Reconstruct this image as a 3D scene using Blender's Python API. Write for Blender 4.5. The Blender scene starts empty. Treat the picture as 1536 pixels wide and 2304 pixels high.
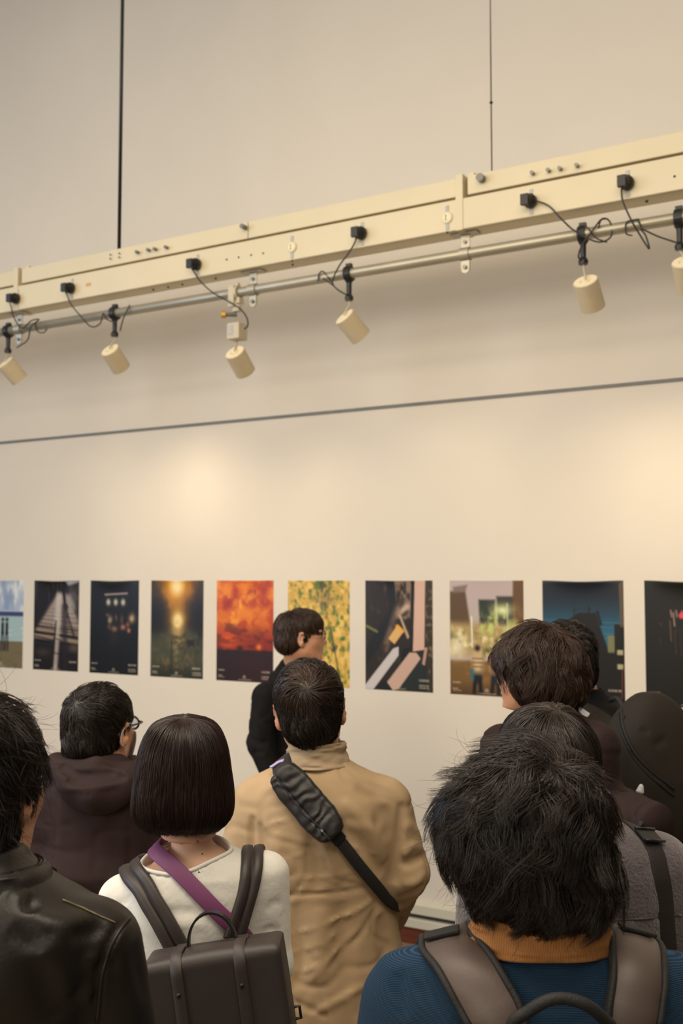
import bpy, math, numpy as np
from mathutils import Vector, Matrix

rng = np.random.default_rng(7)
# ------------------------------------------------------------------ camera model
FPX = 2400.0; PITCH = math.atan(154 / 2400); EYE = 1.87
YAW0 = math.radians(30.54)
_a = math.pi / 2 + YAW0
F0 = np.array([math.cos(_a), math.sin(_a), 0.0])
CR = np.array([math.sin(_a), -math.cos(_a), 0.0])
CF = F0 * math.cos(PITCH) + np.array([0, 0, math.sin(PITCH)])
CU = np.cross(CR, CF)
CAM = np.array([0, 0, EYE])
def ray(px, py): return CF + CR * (px - 768) / FPX + CU * (1152 - py) / FPX
def W(px, py, d): return CAM + ray(px, py) * d
def onY(px, py, Y):
    r = ray(px, py); return CAM + r * (Y / r[1])
WALL = 5.05

# ------------------------------------------------------------------ small helpers
def lin(c):
    c = np.asarray(c, float) / 255.0
    return np.where(c <= 0.04045, c / 12.92, ((c + 0.055) / 1.055) ** 2.4)
COL = bpy.context.scene.collection
def link_mesh(name, V, Fc, m=None, parent=None, smooth=True, kind=None, vcol=None):
    V = np.asarray(V, np.float32)
    me = bpy.data.meshes.new(name)
    if isinstance(Fc, np.ndarray):
        n = Fc.shape[1]
        me.vertices.add(len(V)); me.vertices.foreach_set('co', V.ravel())
        me.loops.add(Fc.size); me.loops.foreach_set('vertex_index', Fc.ravel().astype(np.int32))
        me.polygons.add(len(Fc)); me.polygons.foreach_set('loop_start', (np.arange(len(Fc)) * n).astype(np.int32))
        me.update(calc_edges=True)
    else:
        me.from_pydata([tuple(map(float, v)) for v in V], [], [tuple(int(i) for i in f) for f in Fc]); me.update()
    me.polygons.foreach_set('use_smooth', np.full(len(me.polygons), smooth))
    if vcol is not None:
        at = me.color_attributes.new('tint', 'FLOAT_COLOR', 'POINT')
        c = np.ones((len(V), 4), np.float32); c[:, :3] = vcol
        at.data.foreach_set('color', c.ravel())
    if m: me.materials.append(m)
    o = bpy.data.objects.new(name, me); COL.objects.link(o)
    if parent: o.parent = parent
    if kind: o['kind'] = kind
    return o
def empty(name, loc, rz=0.0):
    o = bpy.data.objects.new(name, None); o.location = tuple(map(float, loc)); o.rotation_euler = (0, 0, rz)
    o.empty_display_size = 0.1
    COL.objects.link(o); return o
def tag(o, label, cat, group=None):
    o['label'] = label; o['category'] = cat
    if group: o['group'] = group
    return o
class Geo:
    def __init__(s): s.v = []; s.f = []
    def add(s, V, Fc):
        b = len(s.v); s.v += [tuple(map(float, p)) for p in V]; s.f += [tuple(int(i) + b for i in f) for f in Fc]
        return s
    def box(s, c, size, M=None):
        c = np.asarray(c, float); h = np.asarray(size, float) / 2
        P = np.array([[x, y, z] for x in (-1, 1) for y in (-1, 1) for z in (-1, 1)]) * h
        if M is not None: P = P @ np.asarray(M).T
        return s.add(P + c, [(0, 1, 3, 2), (4, 6, 7, 5), (0, 4, 5, 1), (2, 3, 7, 6), (0, 2, 6, 4), (1, 5, 7, 3)])
    def tube(s, pts, r, n=10, cap=True):
        pts = np.asarray(pts, float); K = len(pts); r = np.broadcast_to(r, (K,))
        T = np.gradient(pts, axis=0); T /= np.linalg.norm(T, axis=1)[:, None] + 1e-9
        ref = np.array([0, 0, 1.0]) if abs(T[0][2]) < .9 else np.array([1.0, 0, 0])
        V = []
        A = np.cross(T[0], ref); A /= np.linalg.norm(A)
        for k in range(K):
            A = A - T[k] * (A @ T[k]); A /= np.linalg.norm(A) + 1e-9
            B = np.cross(T[k], A)
            for j in range(n):
                t = 2 * math.pi * j / n; V.append(pts[k] + r[k] * (A * math.cos(t) + B * math.sin(t)))
        Fc = [(k * n + j, k * n + (j + 1) % n, (k + 1) * n + (j + 1) % n, (k + 1) * n + j) for k in range(K - 1) for j in range(n)]
        if cap: Fc += [tuple(range(n - 1, -1, -1)), tuple((K - 1) * n + j for j in range(n))]
        return s.add(V, Fc)
    def build(s, name, m, parent=None, smooth=False, bevel=0, kind=None, origin=(0, 0, 0)):
        o = link_mesh(name, np.array(s.v) - np.asarray(origin, float), s.f, m, parent, smooth, kind)
        if bevel:
            b = o.modifiers.new('bevel', 'BEVEL'); b.width = bevel; b.segments = 2; b.limit_method = 'ANGLE'
        return o
def catmull(pts, n=8):
    P = np.asarray(pts, float); P = np.vstack([2 * P[0] - P[1], P, 2 * P[-1] - P[-2]]); out = []
    for i in range(1, len(P) - 2):
        for t in np.arange(n) / n:
            a, b, c, d = P[i - 1:i + 3]
            out.append(.5 * (2 * b + (c - a) * t + (2 * a - 5 * b + 4 * c - d) * t * t + (3 * b - a - 3 * c + d) * t ** 3))
    out.append(P[-2]); return np.array(out)

# ------------------------------------------------------------------ noise
def vnoise(P, seed=0):
    P = np.asarray(P, float); I = np.floor(P).astype(np.int64); f = P - I; f = f * f * (3 - 2 * f)
    out = np.zeros(len(P))
    for dx in (0, 1):
        for dy in (0, 1):
            for dz in (0, 1):
                h = ((I[:, 0] + dx) * 73856093) ^ ((I[:, 1] + dy) * 19349663) ^ ((I[:, 2] + dz) * 83492791) ^ (seed * 2654435761)
                h = (h ^ (h >> 13)) * 1274126177 & 0x7fffffff
                v = ((h ^ (h >> 16)) & 0xffff) / 65535.0
                out += v * (f[:, 0] if dx else 1 - f[:, 0]) * (f[:, 1] if dy else 1 - f[:, 1]) * (f[:, 2] if dz else 1 - f[:, 2])
    return out * 2 - 1
def fbm(P, seed=0, o=3):
    s = 0; a = 1; t = 0
    for i in range(o): s = s + a * vnoise(P * 2 ** i, seed + i); t += a; a *= .5
    return s / t

# ------------------------------------------------------------------ signed distance modelling
def smin(a, b, k):
    h = np.maximum(k - np.abs(a - b), 0) / k; return np.minimum(a, b) - h * h * k / 4
def smax(a, b, k): return -smin(-a, -b, k)
def rcone(a, b, r1, r2):
    a = np.asarray(a, float); b = np.asarray(b, float); ab = b - a; L = ab @ ab + 1e-12
    def f(P):
        t = np.clip(((P - a) @ ab) / L, 0, 1)
        return np.linalg.norm(P - a - t[:, None] * ab, axis=1) - (r1 + (r2 - r1) * t)
    return f
def ell(c, r, M=None):
    c = np.asarray(c, float); r = np.asarray(r, float)
    def f(P):
        Q = P - c
        if M is not None: Q = Q @ M
        k0 = np.linalg.norm(Q / r, axis=1); k1 = np.linalg.norm(Q / r ** 2, axis=1) + 1e-9
        return k0 * (k0 - 1) / k1
    return f
def rbox(c, half, M, rad):
    c = np.asarray(c, float); half = np.asarray(half, float)
    def f(P):
        Q = np.abs((P - c) @ M) - (half - rad)
        return np.linalg.norm(np.maximum(Q, 0), axis=1) + np.minimum(Q.max(1), 0) - rad
    return f
def union(fs, k=.02):
    def f(P):
        d = fs[0](P)
        for g in fs[1:]: d = smin(d, g(P), k)
        return d
    return f
class Loft:
    """rows: z, cx, cy, a, b (z descending or ascending)"""
    def __init__(s, rows, n=2.4, shear=0.0, open_ends=False):
        R = np.array(sorted(rows, key=lambda r: r[0]), float); s.z = R[:, 0]
        zz = np.linspace(s.z[0], s.z[-1], 240); w = .012; T = []
        for c in range(1, 5):
            y = np.interp(zz, s.z, R[:, c]); st = max(1, int(round(w / (zz[1] - zz[0]))))
            ker = np.hanning(2 * st + 3); ker /= ker.sum(); pad = len(ker) // 2
            T.append(np.convolve(np.pad(y, pad, 'edge'), ker, 'valid'))
        s.zz = zz; s.T = T; s.n = n; s.shear = shear; s.da = np.gradient(T[2], zz)
    def at(s, z): return [np.interp(z, s.zz, t) for t in s.T]
    def __call__(s, P):
        z = P[:, 2] - s.shear * P[:, 0]; cx, cy, a, b = s.at(z); g = np.interp(z, s.zz, s.da)
        x = np.abs(P[:, 0] - cx); y = np.abs(P[:, 1] - cy)
        k = ((x / a) ** s.n + (y / b) ** s.n) ** (1 / s.n)
        sx = (x / a) / (k + 1e-6)
        d = (k - 1) * np.minimum(a, b) / np.sqrt(1 + (g * sx) ** 2)
        return smax(smax(d, z - s.zz[-1], .01), s.zz[0] - z, .004)
def grad(f, P, e=.0015):
    G = np.empty_like(P)
    for i in range(3):
        Q = P.copy(); Q[:, i] += e; R_ = P.copy(); R_[:, i] -= e; G[:, i] = f(Q) - f(R_)
    G /= 2 * e
    return G
def nrm(V): return V / (np.linalg.norm(V, axis=-1, keepdims=True) + 1e-9)
def project(f, P, level=0.0, it=4):
    P = np.array(P, float)
    for _ in range(it):
        G = grad(f, P); g2 = (G ** 2).sum(1) + 1e-6
        st = ((f(P) - level) / g2)[:, None] * G
        L = np.linalg.norm(st, axis=1, keepdims=True); P -= st * np.minimum(1, .02 / (L + 1e-9))
    return P
def surf(f, lo, hi, h, snap=True):
    lo = np.asarray(lo, float); hi = np.asarray(hi, float); B = 4
    nb = np.ceil((hi - lo) / (h * B)).astype(int) + 1
    gx = [lo[i] + (np.arange(nb[i]) * B + (B - 1) / 2) * h for i in range(3)]
    C = np.stack(np.meshgrid(*gx, indexing='ij'), -1).reshape(-1, 3)
    dc = f(C).reshape(nb)
    D = np.repeat(np.repeat(np.repeat(dc, B, 0), B, 1), B, 2)
    act = np.repeat(np.repeat(np.repeat(np.abs(dc) < B * h * 1.7, B, 0), B, 1), B, 2)
    I = np.argwhere(act); P = lo + I * h
    val = np.empty(len(P))
    for s in range(0, len(P), 400000): val[s:s + 400000] = f(P[s:s + 400000])
    D[act] = val
    D = np.pad(D, 1, constant_values=1.0); lo2 = lo - h
    S = D < 0
    n = np.array(D.shape) - 1
    cnt = np.zeros(n, np.int8)
    cs = [(x, y, z) for x in (0, 1) for y in (0, 1) for z in (0, 1)]
    for c in cs: cnt += S[c[0]:c[0] + n[0], c[1]:c[1] + n[1], c[2]:c[2] + n[2]]
    cell = np.argwhere((cnt > 0) & (cnt < 8)); idx = -np.ones(n, np.int64); idx[tuple(cell.T)] = np.arange(len(cell))
    acc = np.zeros((len(cell), 3)); num = np.zeros(len(cell))
    for a in cs:
        for ax in range(3):
            if a[ax]: continue
            b = list(a); b[ax] = 1
            da = D[cell[:, 0] + a[0], cell[:, 1] + a[1], cell[:, 2] + a[2]]; db = D[cell[:, 0] + b[0], cell[:, 1] + b[1], cell[:, 2] + b[2]]
            m = (da < 0) != (db < 0); t = da[m] / (da[m] - db[m])
            p = np.tile(np.array(a, float), (m.sum(), 1)); p[:, ax] = t
            acc[m] += p; num[m] += 1
    V = lo2 + (cell + acc / num[:, None]) * h
    Q = []
    for ax in range(3):
        o1, o2 = [(1, 2), (2, 0), (0, 1)][ax]
        sl = [slice(1, -1)] * 3; sl[ax] = slice(0, -1); a = S[tuple(sl)]; sl[ax] = slice(1, None); b = S[tuple(sl)]
        e = np.argwhere(a != b)
        base = e.copy(); base[:, o1] += 1; base[:, o2] += 1
        def at(d1, d2):
            q = base.copy(); q[:, o1] += d1; q[:, o2] += d2
            ok = np.ones(len(q), bool)
            for i in range(3): q[:, i] = np.clip(q[:, i], 0, n[i] - 1)
            return idx[tuple(q.T)]
        quad = np.stack([at(-1, -1), at(0, -1), at(0, 0), at(-1, 0)], 1)
        ins = a[tuple(e.T)]
        quad[~ins] = quad[~ins][:, ::-1]
        Q.append(quad[(quad >= 0).all(1)])
    Q = np.vstack(Q)
    if snap:
        G = grad(f, V); g2 = (G ** 2).sum(1) + .05
        st = (f(V) / g2)[:, None] * G; L = np.linalg.norm(st, axis=1, keepdims=True)
        V = V - st * np.minimum(1, .6 * h / (L + 1e-9))
    return V, Q

# ------------------------------------------------------------------ materials
MATS = {}
def mat(name, col, rough=.6, var=0.0, vscale=8, bump=0.0, bscale=60, metal=0, sheen=0, spec=.5, emit=None, coat=0, vcol=False, trans=0,
        rib=None, detail=4, stretch=None, var_col=None):
    m = bpy.data.materials.new(name); m.use_nodes = True; nt = m.node_tree; b = nt.nodes['Principled BSDF']
    c = lin(col); b.inputs['Base Color'].default_value = (*c, 1); b.inputs['Roughness'].default_value = rough
    b.inputs['Metallic'].default_value = metal; b.inputs['Specular IOR Level'].default_value = spec
    if sheen: b.inputs['Sheen Weight'].default_value = sheen; b.inputs['Sheen Roughness'].default_value = .5
    if coat: b.inputs['Coat Weight'].default_value = coat; b.inputs['Coat Roughness'].default_value = .25
    if trans: b.inputs['Transmission Weight'].default_value = trans
    if emit: b.inputs['Emission Color'].default_value = (*lin(emit[0]), 1); b.inputs['Emission Strength'].default_value = emit[1]
    tc = nt.nodes.new('ShaderNodeTexCoord')
    src = tc.outputs['Object']
    if stretch:
        mp = nt.nodes.new('ShaderNodeMapping'); mp.inputs['Scale'].default_value = stretch
        nt.links.new(src, mp.inputs[0]); src = mp.outputs[0]
    if vcol:
        a = nt.nodes.new('ShaderNodeAttribute'); a.attribute_name = 'tint'
        mx = nt.nodes.new('ShaderNodeMix'); mx.data_type = 'RGBA'; mx.blend_type = 'MULTIPLY'; mx.inputs[0].default_value = 1
        mx.inputs[6].default_value = (*c, 1); nt.links.new(a.outputs['Color'], mx.inputs[7]); nt.links.new(mx.outputs[2], b.inputs['Base Color'])
    elif var:
        n = nt.nodes.new('ShaderNodeTexNoise'); n.inputs['Scale'].default_value = vscale; n.inputs['Detail'].default_value = detail
        nt.links.new(src, n.inputs['Vector'])
        r = nt.nodes.new('ShaderNodeValToRGB')
        c2 = lin(var_col) if var_col is not None else c * (1 - var)
        r.color_ramp.elements[0].color = (*c2, 1); r.color_ramp.elements[1].color = (*np.minimum(1, c * (1 + var * .5)), 1)
        r.color_ramp.elements[0].position = .3; r.color_ramp.elements[1].position = .7
        nt.links.new(n.outputs['Fac'], r.inputs[0]); nt.links.new(r.outputs[0], b.inputs['Base Color'])
    h = None
    if bump:
        n = nt.nodes.new('ShaderNodeTexNoise'); n.inputs['Scale'].default_value = bscale; n.inputs['Detail'].default_value = 5
        nt.links.new(src, n.inputs['Vector']); bp = nt.nodes.new('ShaderNodeBump'); bp.inputs['Strength'].default_value = bump
        bp.inputs['Distance'].default_value = .004; nt.links.new(n.outputs['Fac'], bp.inputs['Height']); nt.links.new(bp.outputs[0], b.inputs['Normal'])
        h = bp
    if rib:   # (axis, scale, strength, darkcol)
        w = nt.nodes.new('ShaderNodeTexWave'); w.wave_type = 'BANDS'; w.bands_direction = rib[0]; w.inputs['Scale'].default_value = rib[1]
        w.inputs['Distortion'].default_value = rib[4] if len(rib) > 4 else .4; w.inputs['Detail Scale'].default_value = .3
        nt.links.new(tc.outputs['Object'], w.inputs['Vector'])
        bp = nt.nodes.new('ShaderNodeBump'); bp.inputs['Strength'].default_value = rib[2]; bp.inputs['Distance'].default_value = .003
        nt.links.new(w.outputs['Fac'], bp.inputs['Height'])
        if h: nt.links.new(h.outputs[0], bp.inputs['Normal'])
        nt.links.new(bp.outputs[0], b.inputs['Normal'])
        r = nt.nodes.new('ShaderNodeValToRGB'); r.color_ramp.elements[0].color = (*lin(rib[3]), 1); r.color_ramp.elements[1].color = (*c, 1)
        nt.links.new(w.outputs['Fac'], r.inputs[0]); nt.links.new(r.outputs[0], b.inputs['Base Color'])
    MATS[name] = m; return m

# ================================================================== ROOM
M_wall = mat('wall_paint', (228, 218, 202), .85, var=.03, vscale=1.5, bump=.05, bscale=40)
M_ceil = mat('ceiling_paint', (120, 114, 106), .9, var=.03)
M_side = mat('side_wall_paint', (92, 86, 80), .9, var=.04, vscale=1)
M_floor = mat('floor_vinyl', (138, 122, 100), .55, var=.15, vscale=3, bump=.05)
M_beam = mat('cream_enamel', (216, 202, 168), .45, var=.04, vscale=3)
M_rail = mat('ivory_rail_paint', (214, 208, 186), .4, var=.04, vscale=5)
M_gap = mat('painted_gap_shade', (62, 60, 54), .6, var=.1)
M_wood = mat('brown_wood', (112, 52, 22), .4, var=.3, vscale=12, stretch=(1, 8, 8), bump=.1)
M_trim = mat('grey_channel', (120, 120, 114), .6, var=.1)
X0, X1, Y0, ZC = -9.5, 4.5, -6.0, 6.6
Geo().box(((X0 + X1) / 2, (Y0 + WALL) / 2, -.05), (X1 - X0, WALL - Y0, .1)).build('floor', M_floor, kind='structure')
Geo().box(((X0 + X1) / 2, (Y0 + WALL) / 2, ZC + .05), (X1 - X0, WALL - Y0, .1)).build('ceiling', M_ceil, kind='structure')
Geo().box(((X0 + X1) / 2, WALL + .1, ZC / 2), (X1 - X0 + .4, .2, ZC)).build('wall_front', M_wall, kind='structure')
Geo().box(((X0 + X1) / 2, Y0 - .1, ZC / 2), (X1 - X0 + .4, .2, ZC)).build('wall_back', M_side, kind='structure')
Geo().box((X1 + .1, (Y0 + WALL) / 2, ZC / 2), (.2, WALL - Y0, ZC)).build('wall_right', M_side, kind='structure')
# left wall with a tall window opening (daylight)
g = Geo(); wy0, wy1, wz0, wz1 = -4.6, -.6, 2.0, 5.4
g.box((X0 - .1, (Y0 + wy0) / 2, ZC / 2), (.2, wy0 - Y0, ZC)); g.box((X0 - .1, (wy1 + WALL) / 2, ZC / 2), (.2, WALL - wy1, ZC))
g.box((X0 - .1, (wy0 + wy1) / 2, wz0 / 2), (.2, wy1 - wy0, wz0)); g.box((X0 - .1, (wy0 + wy1) / 2, (wz1 + ZC) / 2), (.2, wy1 - wy0, ZC - wz1))
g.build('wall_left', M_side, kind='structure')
g = Geo()
for y in np.linspace(wy0 + .03, wy1 - .03, 4): g.box((X0 - .1, y, (wz0 + wz1) / 2), (.08, .06, wz1 - wz0))
for z in (wz0 + .03, wz1 - .03): g.box((X0 - .1, (wy0 + wy1) / 2, z), (.08, wy1 - wy0, .06))
g.build('window_1', mat('window_frame_metal', (90, 90, 90), .4, var=.05), kind='structure')
# dark channel line across the wall, low rail, and the wooden kickboard
zr = onY(768, 925, WALL)[2]
Geo().box(((X0 + X1) / 2, WALL - .003, zr), (X1 - X0, .008, .016)).build('trim_1', M_trim, kind='structure')
g = Geo(); prof = [(0, .222), (.028, .216), (.034, .205), (.034, .160), (.0, .156)]
V = [(x, WALL - dy, z) for x in (X0, X1) for dy, z in prof]; n = len(prof)
g.add(V, [(i, i + 1, n + i + 1, n + i) for i in range(n - 1)]); g.build('trim_2', M_rail, kind='structure')
Geo().box(((X0 + X1) / 2, WALL - .006, .146), (X1 - X0, .012, .022)).build('trim_3', M_gap, kind='structure')  # dark strip stands in for the shade between the two rails
Geo().box(((X0 + X1) / 2, WALL - .02, .112), (X1 - X0, .04, .046)).build('trim_4', M_rail, kind='structure', bevel=.004)
Geo().box(((X0 + X1) / 2, WALL - .008, .045), (X1 - X0, .016, .09)).build('baseboard_front', M_wood, kind='structure')

# ================================================================== POSTERS
PH, PW = 168, 118
uu, vv = np.meshgrid((np.arange(PW) + .5) / PW, (np.arange(PH) + .5) / PH)
def nz(fu, fv, seed, o=4, w=0.0):
    P = np.stack([uu * fu + w * np.sin(vv * 7), vv * fv, np.full_like(uu, .37 + seed)], -1).reshape(-1, 3)
    return fbm(P, seed, o).reshape(uu.shape)
def ss(a, b, x): t = np.clip((x - a) / (b - a), 0, 1); return t * t * (3 - 2 * t)
def blob(u0, v0, ru, rv, p=1.0): return np.exp(-(((uu - u0) / ru) ** 2 + ((vv - v0) / rv) ** 2) * p)
def full(c): return np.ones((PH, PW, 3)) * np.array(c, float)
def put(I, m, c): m = np.clip(m, 0, 1)[..., None]; return I * (1 - m) + np.array(c, float) * m
def poly(pts, soft=.008):
    m = np.full(uu.shape, 1e9); P = np.array(pts, float) * [1, 1.45]; X = uu; Y = vv * 1.45; ins = np.zeros(uu.shape, bool)
    for i in range(len(P)):
        a, b = P[i], P[(i + 1) % len(P)]; d = b - a; t = np.clip(((X - a[0]) * d[0] + (Y - a[1]) * d[1]) / (d @ d + 1e-9), 0, 1)
        m = np.minimum(m, np.hypot(X - a[0] - t * d[0], Y - a[1] - t * d[1]))
        c = (a[1] > Y) != (b[1] > Y); xi = a[0] + (Y - a[1]) / (b[1] - a[1] + 1e-12) * d[0]; ins ^= c & (X < xi)
    return np.clip(np.where(ins, m, -m) / soft + .5, 0, 1)
def line(u0, v0, u1, v1, w): 
    a = np.array([u0, v0 * 1.45]); d = np.array([u1, v1 * 1.45]) - a; t = np.clip(((uu - a[0]) * d[0] + (vv * 1.45 - a[1]) * d[1]) / (d @ d), 0, 1)
    return np.clip(1.3 - np.hypot(uu - a[0] - t * d[0], vv * 1.45 - a[1] - t * d[1]) / w, 0, 1)
def caption(I, s=1.0, left=True, right=True, two=True):
    r = np.random.default_rng(int(s * 100))
    c = (196, 180, 160)
    def words(I, u0, v0, w, h):
        m = np.zeros(uu.shape)
        u = u0
        while u < u0 + w:
            l = r.uniform(.012, .03); m = np.maximum(m, poly([(u, v0), (u + l, v0), (u + l, v0 + h), (u, v0 + h)], .006)); u += l + .007
        return put(I, m * .8, c)
    if left: I = words(I, .04, .885, .11, .014); I = words(I, .04, .94, .07, .012); I = words(I, .04, .958, .10, .008)
    if right:
        I = words(I, .80, .885, .14, .018)
        if two: I = words(I, .80, .935, .14, .012); I = words(I, .80, .955, .14, .012)
    I = put(I, poly([(.48, .935), (.52, .935), (.53, .965), (.47, .965)]) * .6, c)
    I = words(I, .40, .974, .2, .008); return I
def P0():
    I = full((170, 185, 205)); n = nz(5, 6, 3, 5); I = put(I, ss(-.2, .5, n) * (vv < .36), (232, 232, 228)); I = put(I, ss(.0, .5, nz(8, 5, 8)) * (vv < .34) * .6, (120, 140, 175))
    I = put(I, ss(.355, .365, vv) * ss(.42, .40, vv), (62, 72, 110)); I = put(I, ss(.41, .42, vv), (165, 190, 190)); I = put(I, ss(.2, .6, nz(6, 40, 5)) * (vv > .42), (215, 222, 215))
    I = put(I, ss(.69, .70, vv), (120, 108, 80)); I = put(I, ss(0, .5, nz(50, 50, 6)) * (vv > .7) * .5, (84, 74, 54))
    for k, u in ((0, .52), (1, .62)):
        I = put(I, line(u, .50, u, .60, .035), (30, 28, 34)); I = put(I, blob(u, .45, .035, .022, 1.5) * 1.4, (30, 26, 30)); I = put(I, line(u - .02, .60, u - .03, .80, .016), (28, 26, 32)); I = put(I, line(u + .02, .60, u + .03, .80, .016), (28, 26, 32))
    return caption(I, .5, right=False)
def P1():
    n = nz(9, 10, 2, 5); I = full((28, 24, 24)); I = put(I, ss(.0, .5, n) * ss(.5, .2, vv) * .6, (92, 78, 72)); I = put(I, ss(.0, .4, nz(30, 6, 71)) * ss(.45, .1, vv) * .35, (110, 96, 90))
    wedge = poly([(.52, .15), (.62, .15), (.80, .16), (1.02, .50), (1.02, .72), (.0, .68), (.02, .58)], .07)
    I = put(I, wedge * .85, (176, 160, 150)); I = put(I, wedge * ss(.42, .60, vv) * .6, (142, 118, 92)); I = put(I, line(.56, .17, .52, .50, .07) * .7, (214, 204, 196)); I = put(I, blob(.84, .28, .10, .16) * .6, (170, 160, 152))
    I = put(I, line(.66, .12, .70, .30, .035), (24, 20, 20)); I = put(I, line(.69, .28, .90, .62, .03) * .75, (50, 40, 40)); I = put(I, ss(.1, .5, nz(26, 30, 72)) * poly([(.66, .2), (1, .3), (1, .6), (.7, .5)], .1) * .8, (40, 32, 32))
    for k in range(9):
        v = .30 + .03 * k * (1 + .16 * k) ** .5; I = put(I, line(-.05, v + .01, 1.05, v + .03 + .012 * k, .003 + .0016 * k) * (.35 + .06 * k), (34, 28, 26))
    for k, v in enumerate((.50, .575, .665, .78)): I = put(I, line(-.05, v, 1.05, v + .055, .012 + .013 * k), (20, 16, 16))
    I = put(I, poly([(.40, .72), (1.02, .84), (1.02, 1.01), (0, 1.01), (0, .70)], .05) * .72, (24, 19, 20)); I = put(I, blob(.22, .80, .2, .05) * .5, (96, 80, 70)); I = put(I, blob(.9, .74, .12, .05) * .6, (120, 98, 78))
    I = put(I, line(.57, .3, .50, .98, .06) * .85, (188, 176, 164)); I = put(I, line(.50, .46, .43, .98, .018) * .9, (24, 20, 22)); I = put(I, line(.68, .3, .72, .98, .07) * .7, (38, 30, 34))
    for v in (.64, .80): I = put(I, line(.45, v, .62, v + .02, .010), (28, 24, 26))
    I = put(I, poly([(.70, 0), (1, 0), (1, .02), (.76, .06)], .04) * .8, (190, 188, 192)); return caption(I, 1, two=False)
def P2():
    I = full((17, 15, 14)); I = put(I, ss(.08, .0, vv) * .45 * np.sin(uu * 3.14), (96, 104, 112))  # pale band at the top paints in sheen on the curled edge
    I = put(I, line(.31, .155, .76, .14, .018), (158, 142, 136))
    for u in (.38, .53, .68): I = put(I, blob(u, .235, .045, .038, 1.2) * 1.3, (186, 184, 164))
    for u, v, a, b, c in ((.36, .37, .04, .02, (120, 84, 66)), (.42, .42, .05, .05, (205, 186, 150)), (.54, .40, .03, .05, (110, 76, 60)), (.86, .40, .07, .055, (240, 204, 150)),
                          (.66, .42, .04, .06, (110, 70, 55)), (.50, .52, .07, .035, (180, 140, 100)), (.40, .50, .04, .025, (130, 90, 70)), (.68, .50, .06, .035, (190, 130, 105)), (.78, .47, .04, .03, (160, 100, 80)), (.80, .53, .04, .03, (215, 130, 100))):
        I = put(I, blob(u, v, a, b, 1.3) * 1.2 * (.7 + .5 * nz(18, 22, 4)), c)
    I = put(I, blob(.5, .62, .1, .06) * .35, (70, 50, 40)); return caption(I, 2)
def P3():
    tr = nz(8, 9, 5, 5); r0 = np.hypot(uu - .5, (vv - .06) * 1.25)
    I = full((30, 24, 12)); I = put(I, ss(.62, .08, r0 + .10 * tr), (150, 96, 22)); I = put(I, ss(.40, .04, r0 + .06 * tr), (226, 150, 40)); I = put(I, ss(.20, .02, r0), (255, 232, 170))
    I = put(I, ss(.08, .34, np.abs(uu - .50) + .16 * tr) * ss(.10, .34, vv) * ss(.62, .45, vv) * .9, (26, 22, 13))
    I = put(I, blob(.52, .40, .20, .16) * .8, (214, 150, 44)); I = put(I, ss(.44, .62, vv + .08 * tr) * .9, (74, 74, 50)); I = put(I, ss(-.1, .6, nz(10, 14, 7)) * ss(.42, .6, vv) * .5, (116, 116, 90))
    I = put(I, blob(.52, .42, .085, .075) * 1.7, (255, 226, 156)); I = put(I, blob(.52, .58, .13, .16) * ss(-.4, .3, nz(9, 26, 17)) * .8, (206, 168, 100))
    I = put(I, blob(.82, .62, .18, .17) * ss(-.3, .3, nz(11, 11, 9)), (32, 25, 20)); I = put(I, blob(.02, .42, .24, .14) * ss(-.5, .1, tr), (24, 20, 12)); I = put(I, blob(.98, .40, .2, .16) * ss(-.5, .1, tr), (26, 21, 14))
    I = put(I, blob(.5, .82, .26, .14) * ss(0, .5, nz(16, 18, 19)) * .7, (176, 130, 62)); I = put(I, line(.41, .62, .40, 1, .013) * .8, (30, 30, 24)); I = put(I, ss(.80, 1, vv) * .6, (22, 22, 16)); return caption(I, 3)
def P4():
    n = nz(6, 9, 11, 5); n2 = nz(14, 12, 12, 4)
    I = full((186, 66, 16)); I = put(I, ss(-.3, .4, n) * ss(.75, .25, vv), (236, 132, 24)); I = put(I, ss(.0, .5, n2) * blob(.35, .25, .4, .3), (250, 168, 40)); I = put(I, ss(.1, .6, -n) * .8, (150, 40, 16))
    I = put(I, ss(.40, .68, vv + .05 * n) * .75, (130, 34, 16)); I = put(I, blob(.22, .60, .2, .07), (230, 90, 20)); I = put(I, ss(.0, .4, nz(5, 20, 14)) * (vv > .42) * (vv < .7) * .5, (70, 22, 14))
    I = put(I, ss(.675, .70, vv + .012 * n2), (40, 20, 16)); I = put(I, blob(.42, .67, .06, .03, 1.5), (30, 16, 14)); I = put(I, blob(.75, .655, .05, .032, 1.4) * 1.3, (246, 130, 30)); I = put(I, blob(.7, .85, .4, .2) * .3, (74, 24, 16)); return caption(I, 4)
def P5():
    n = nz(16, 20, 21, 3); n2 = nz(9, 11, 22, 4); n3 = nz(5, 7, 23, 3)
    I = full((104, 122, 52)); I = put(I, ss(-.4, .0, n + .4 * n3), (214, 172, 74)); I = put(I, ss(.05, .4, n) , (240, 200, 108)); I = put(I, ss(.25, .5, n2), (74, 122, 50)); I = put(I, ss(.2, .5, -n2 + .3 * n3) * ss(.6, .2, np.abs(uu - .6)) * .8, (50, 62, 52))
    I = put(I, blob(.60, .12, .14, .14) * ss(-.2, .3, n2), (44, 52, 54)); I = put(I, line(.70, .45, .85, .95, .014) * .6, (46, 44, 32)); I = put(I, line(.60, .2, .70, .5, .01) * .4, (60, 54, 40))
    I = put(I, ss(.3, .6, nz(12, 14, 29)) * (vv > .5) * .8, (190, 120, 36)); return I
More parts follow.
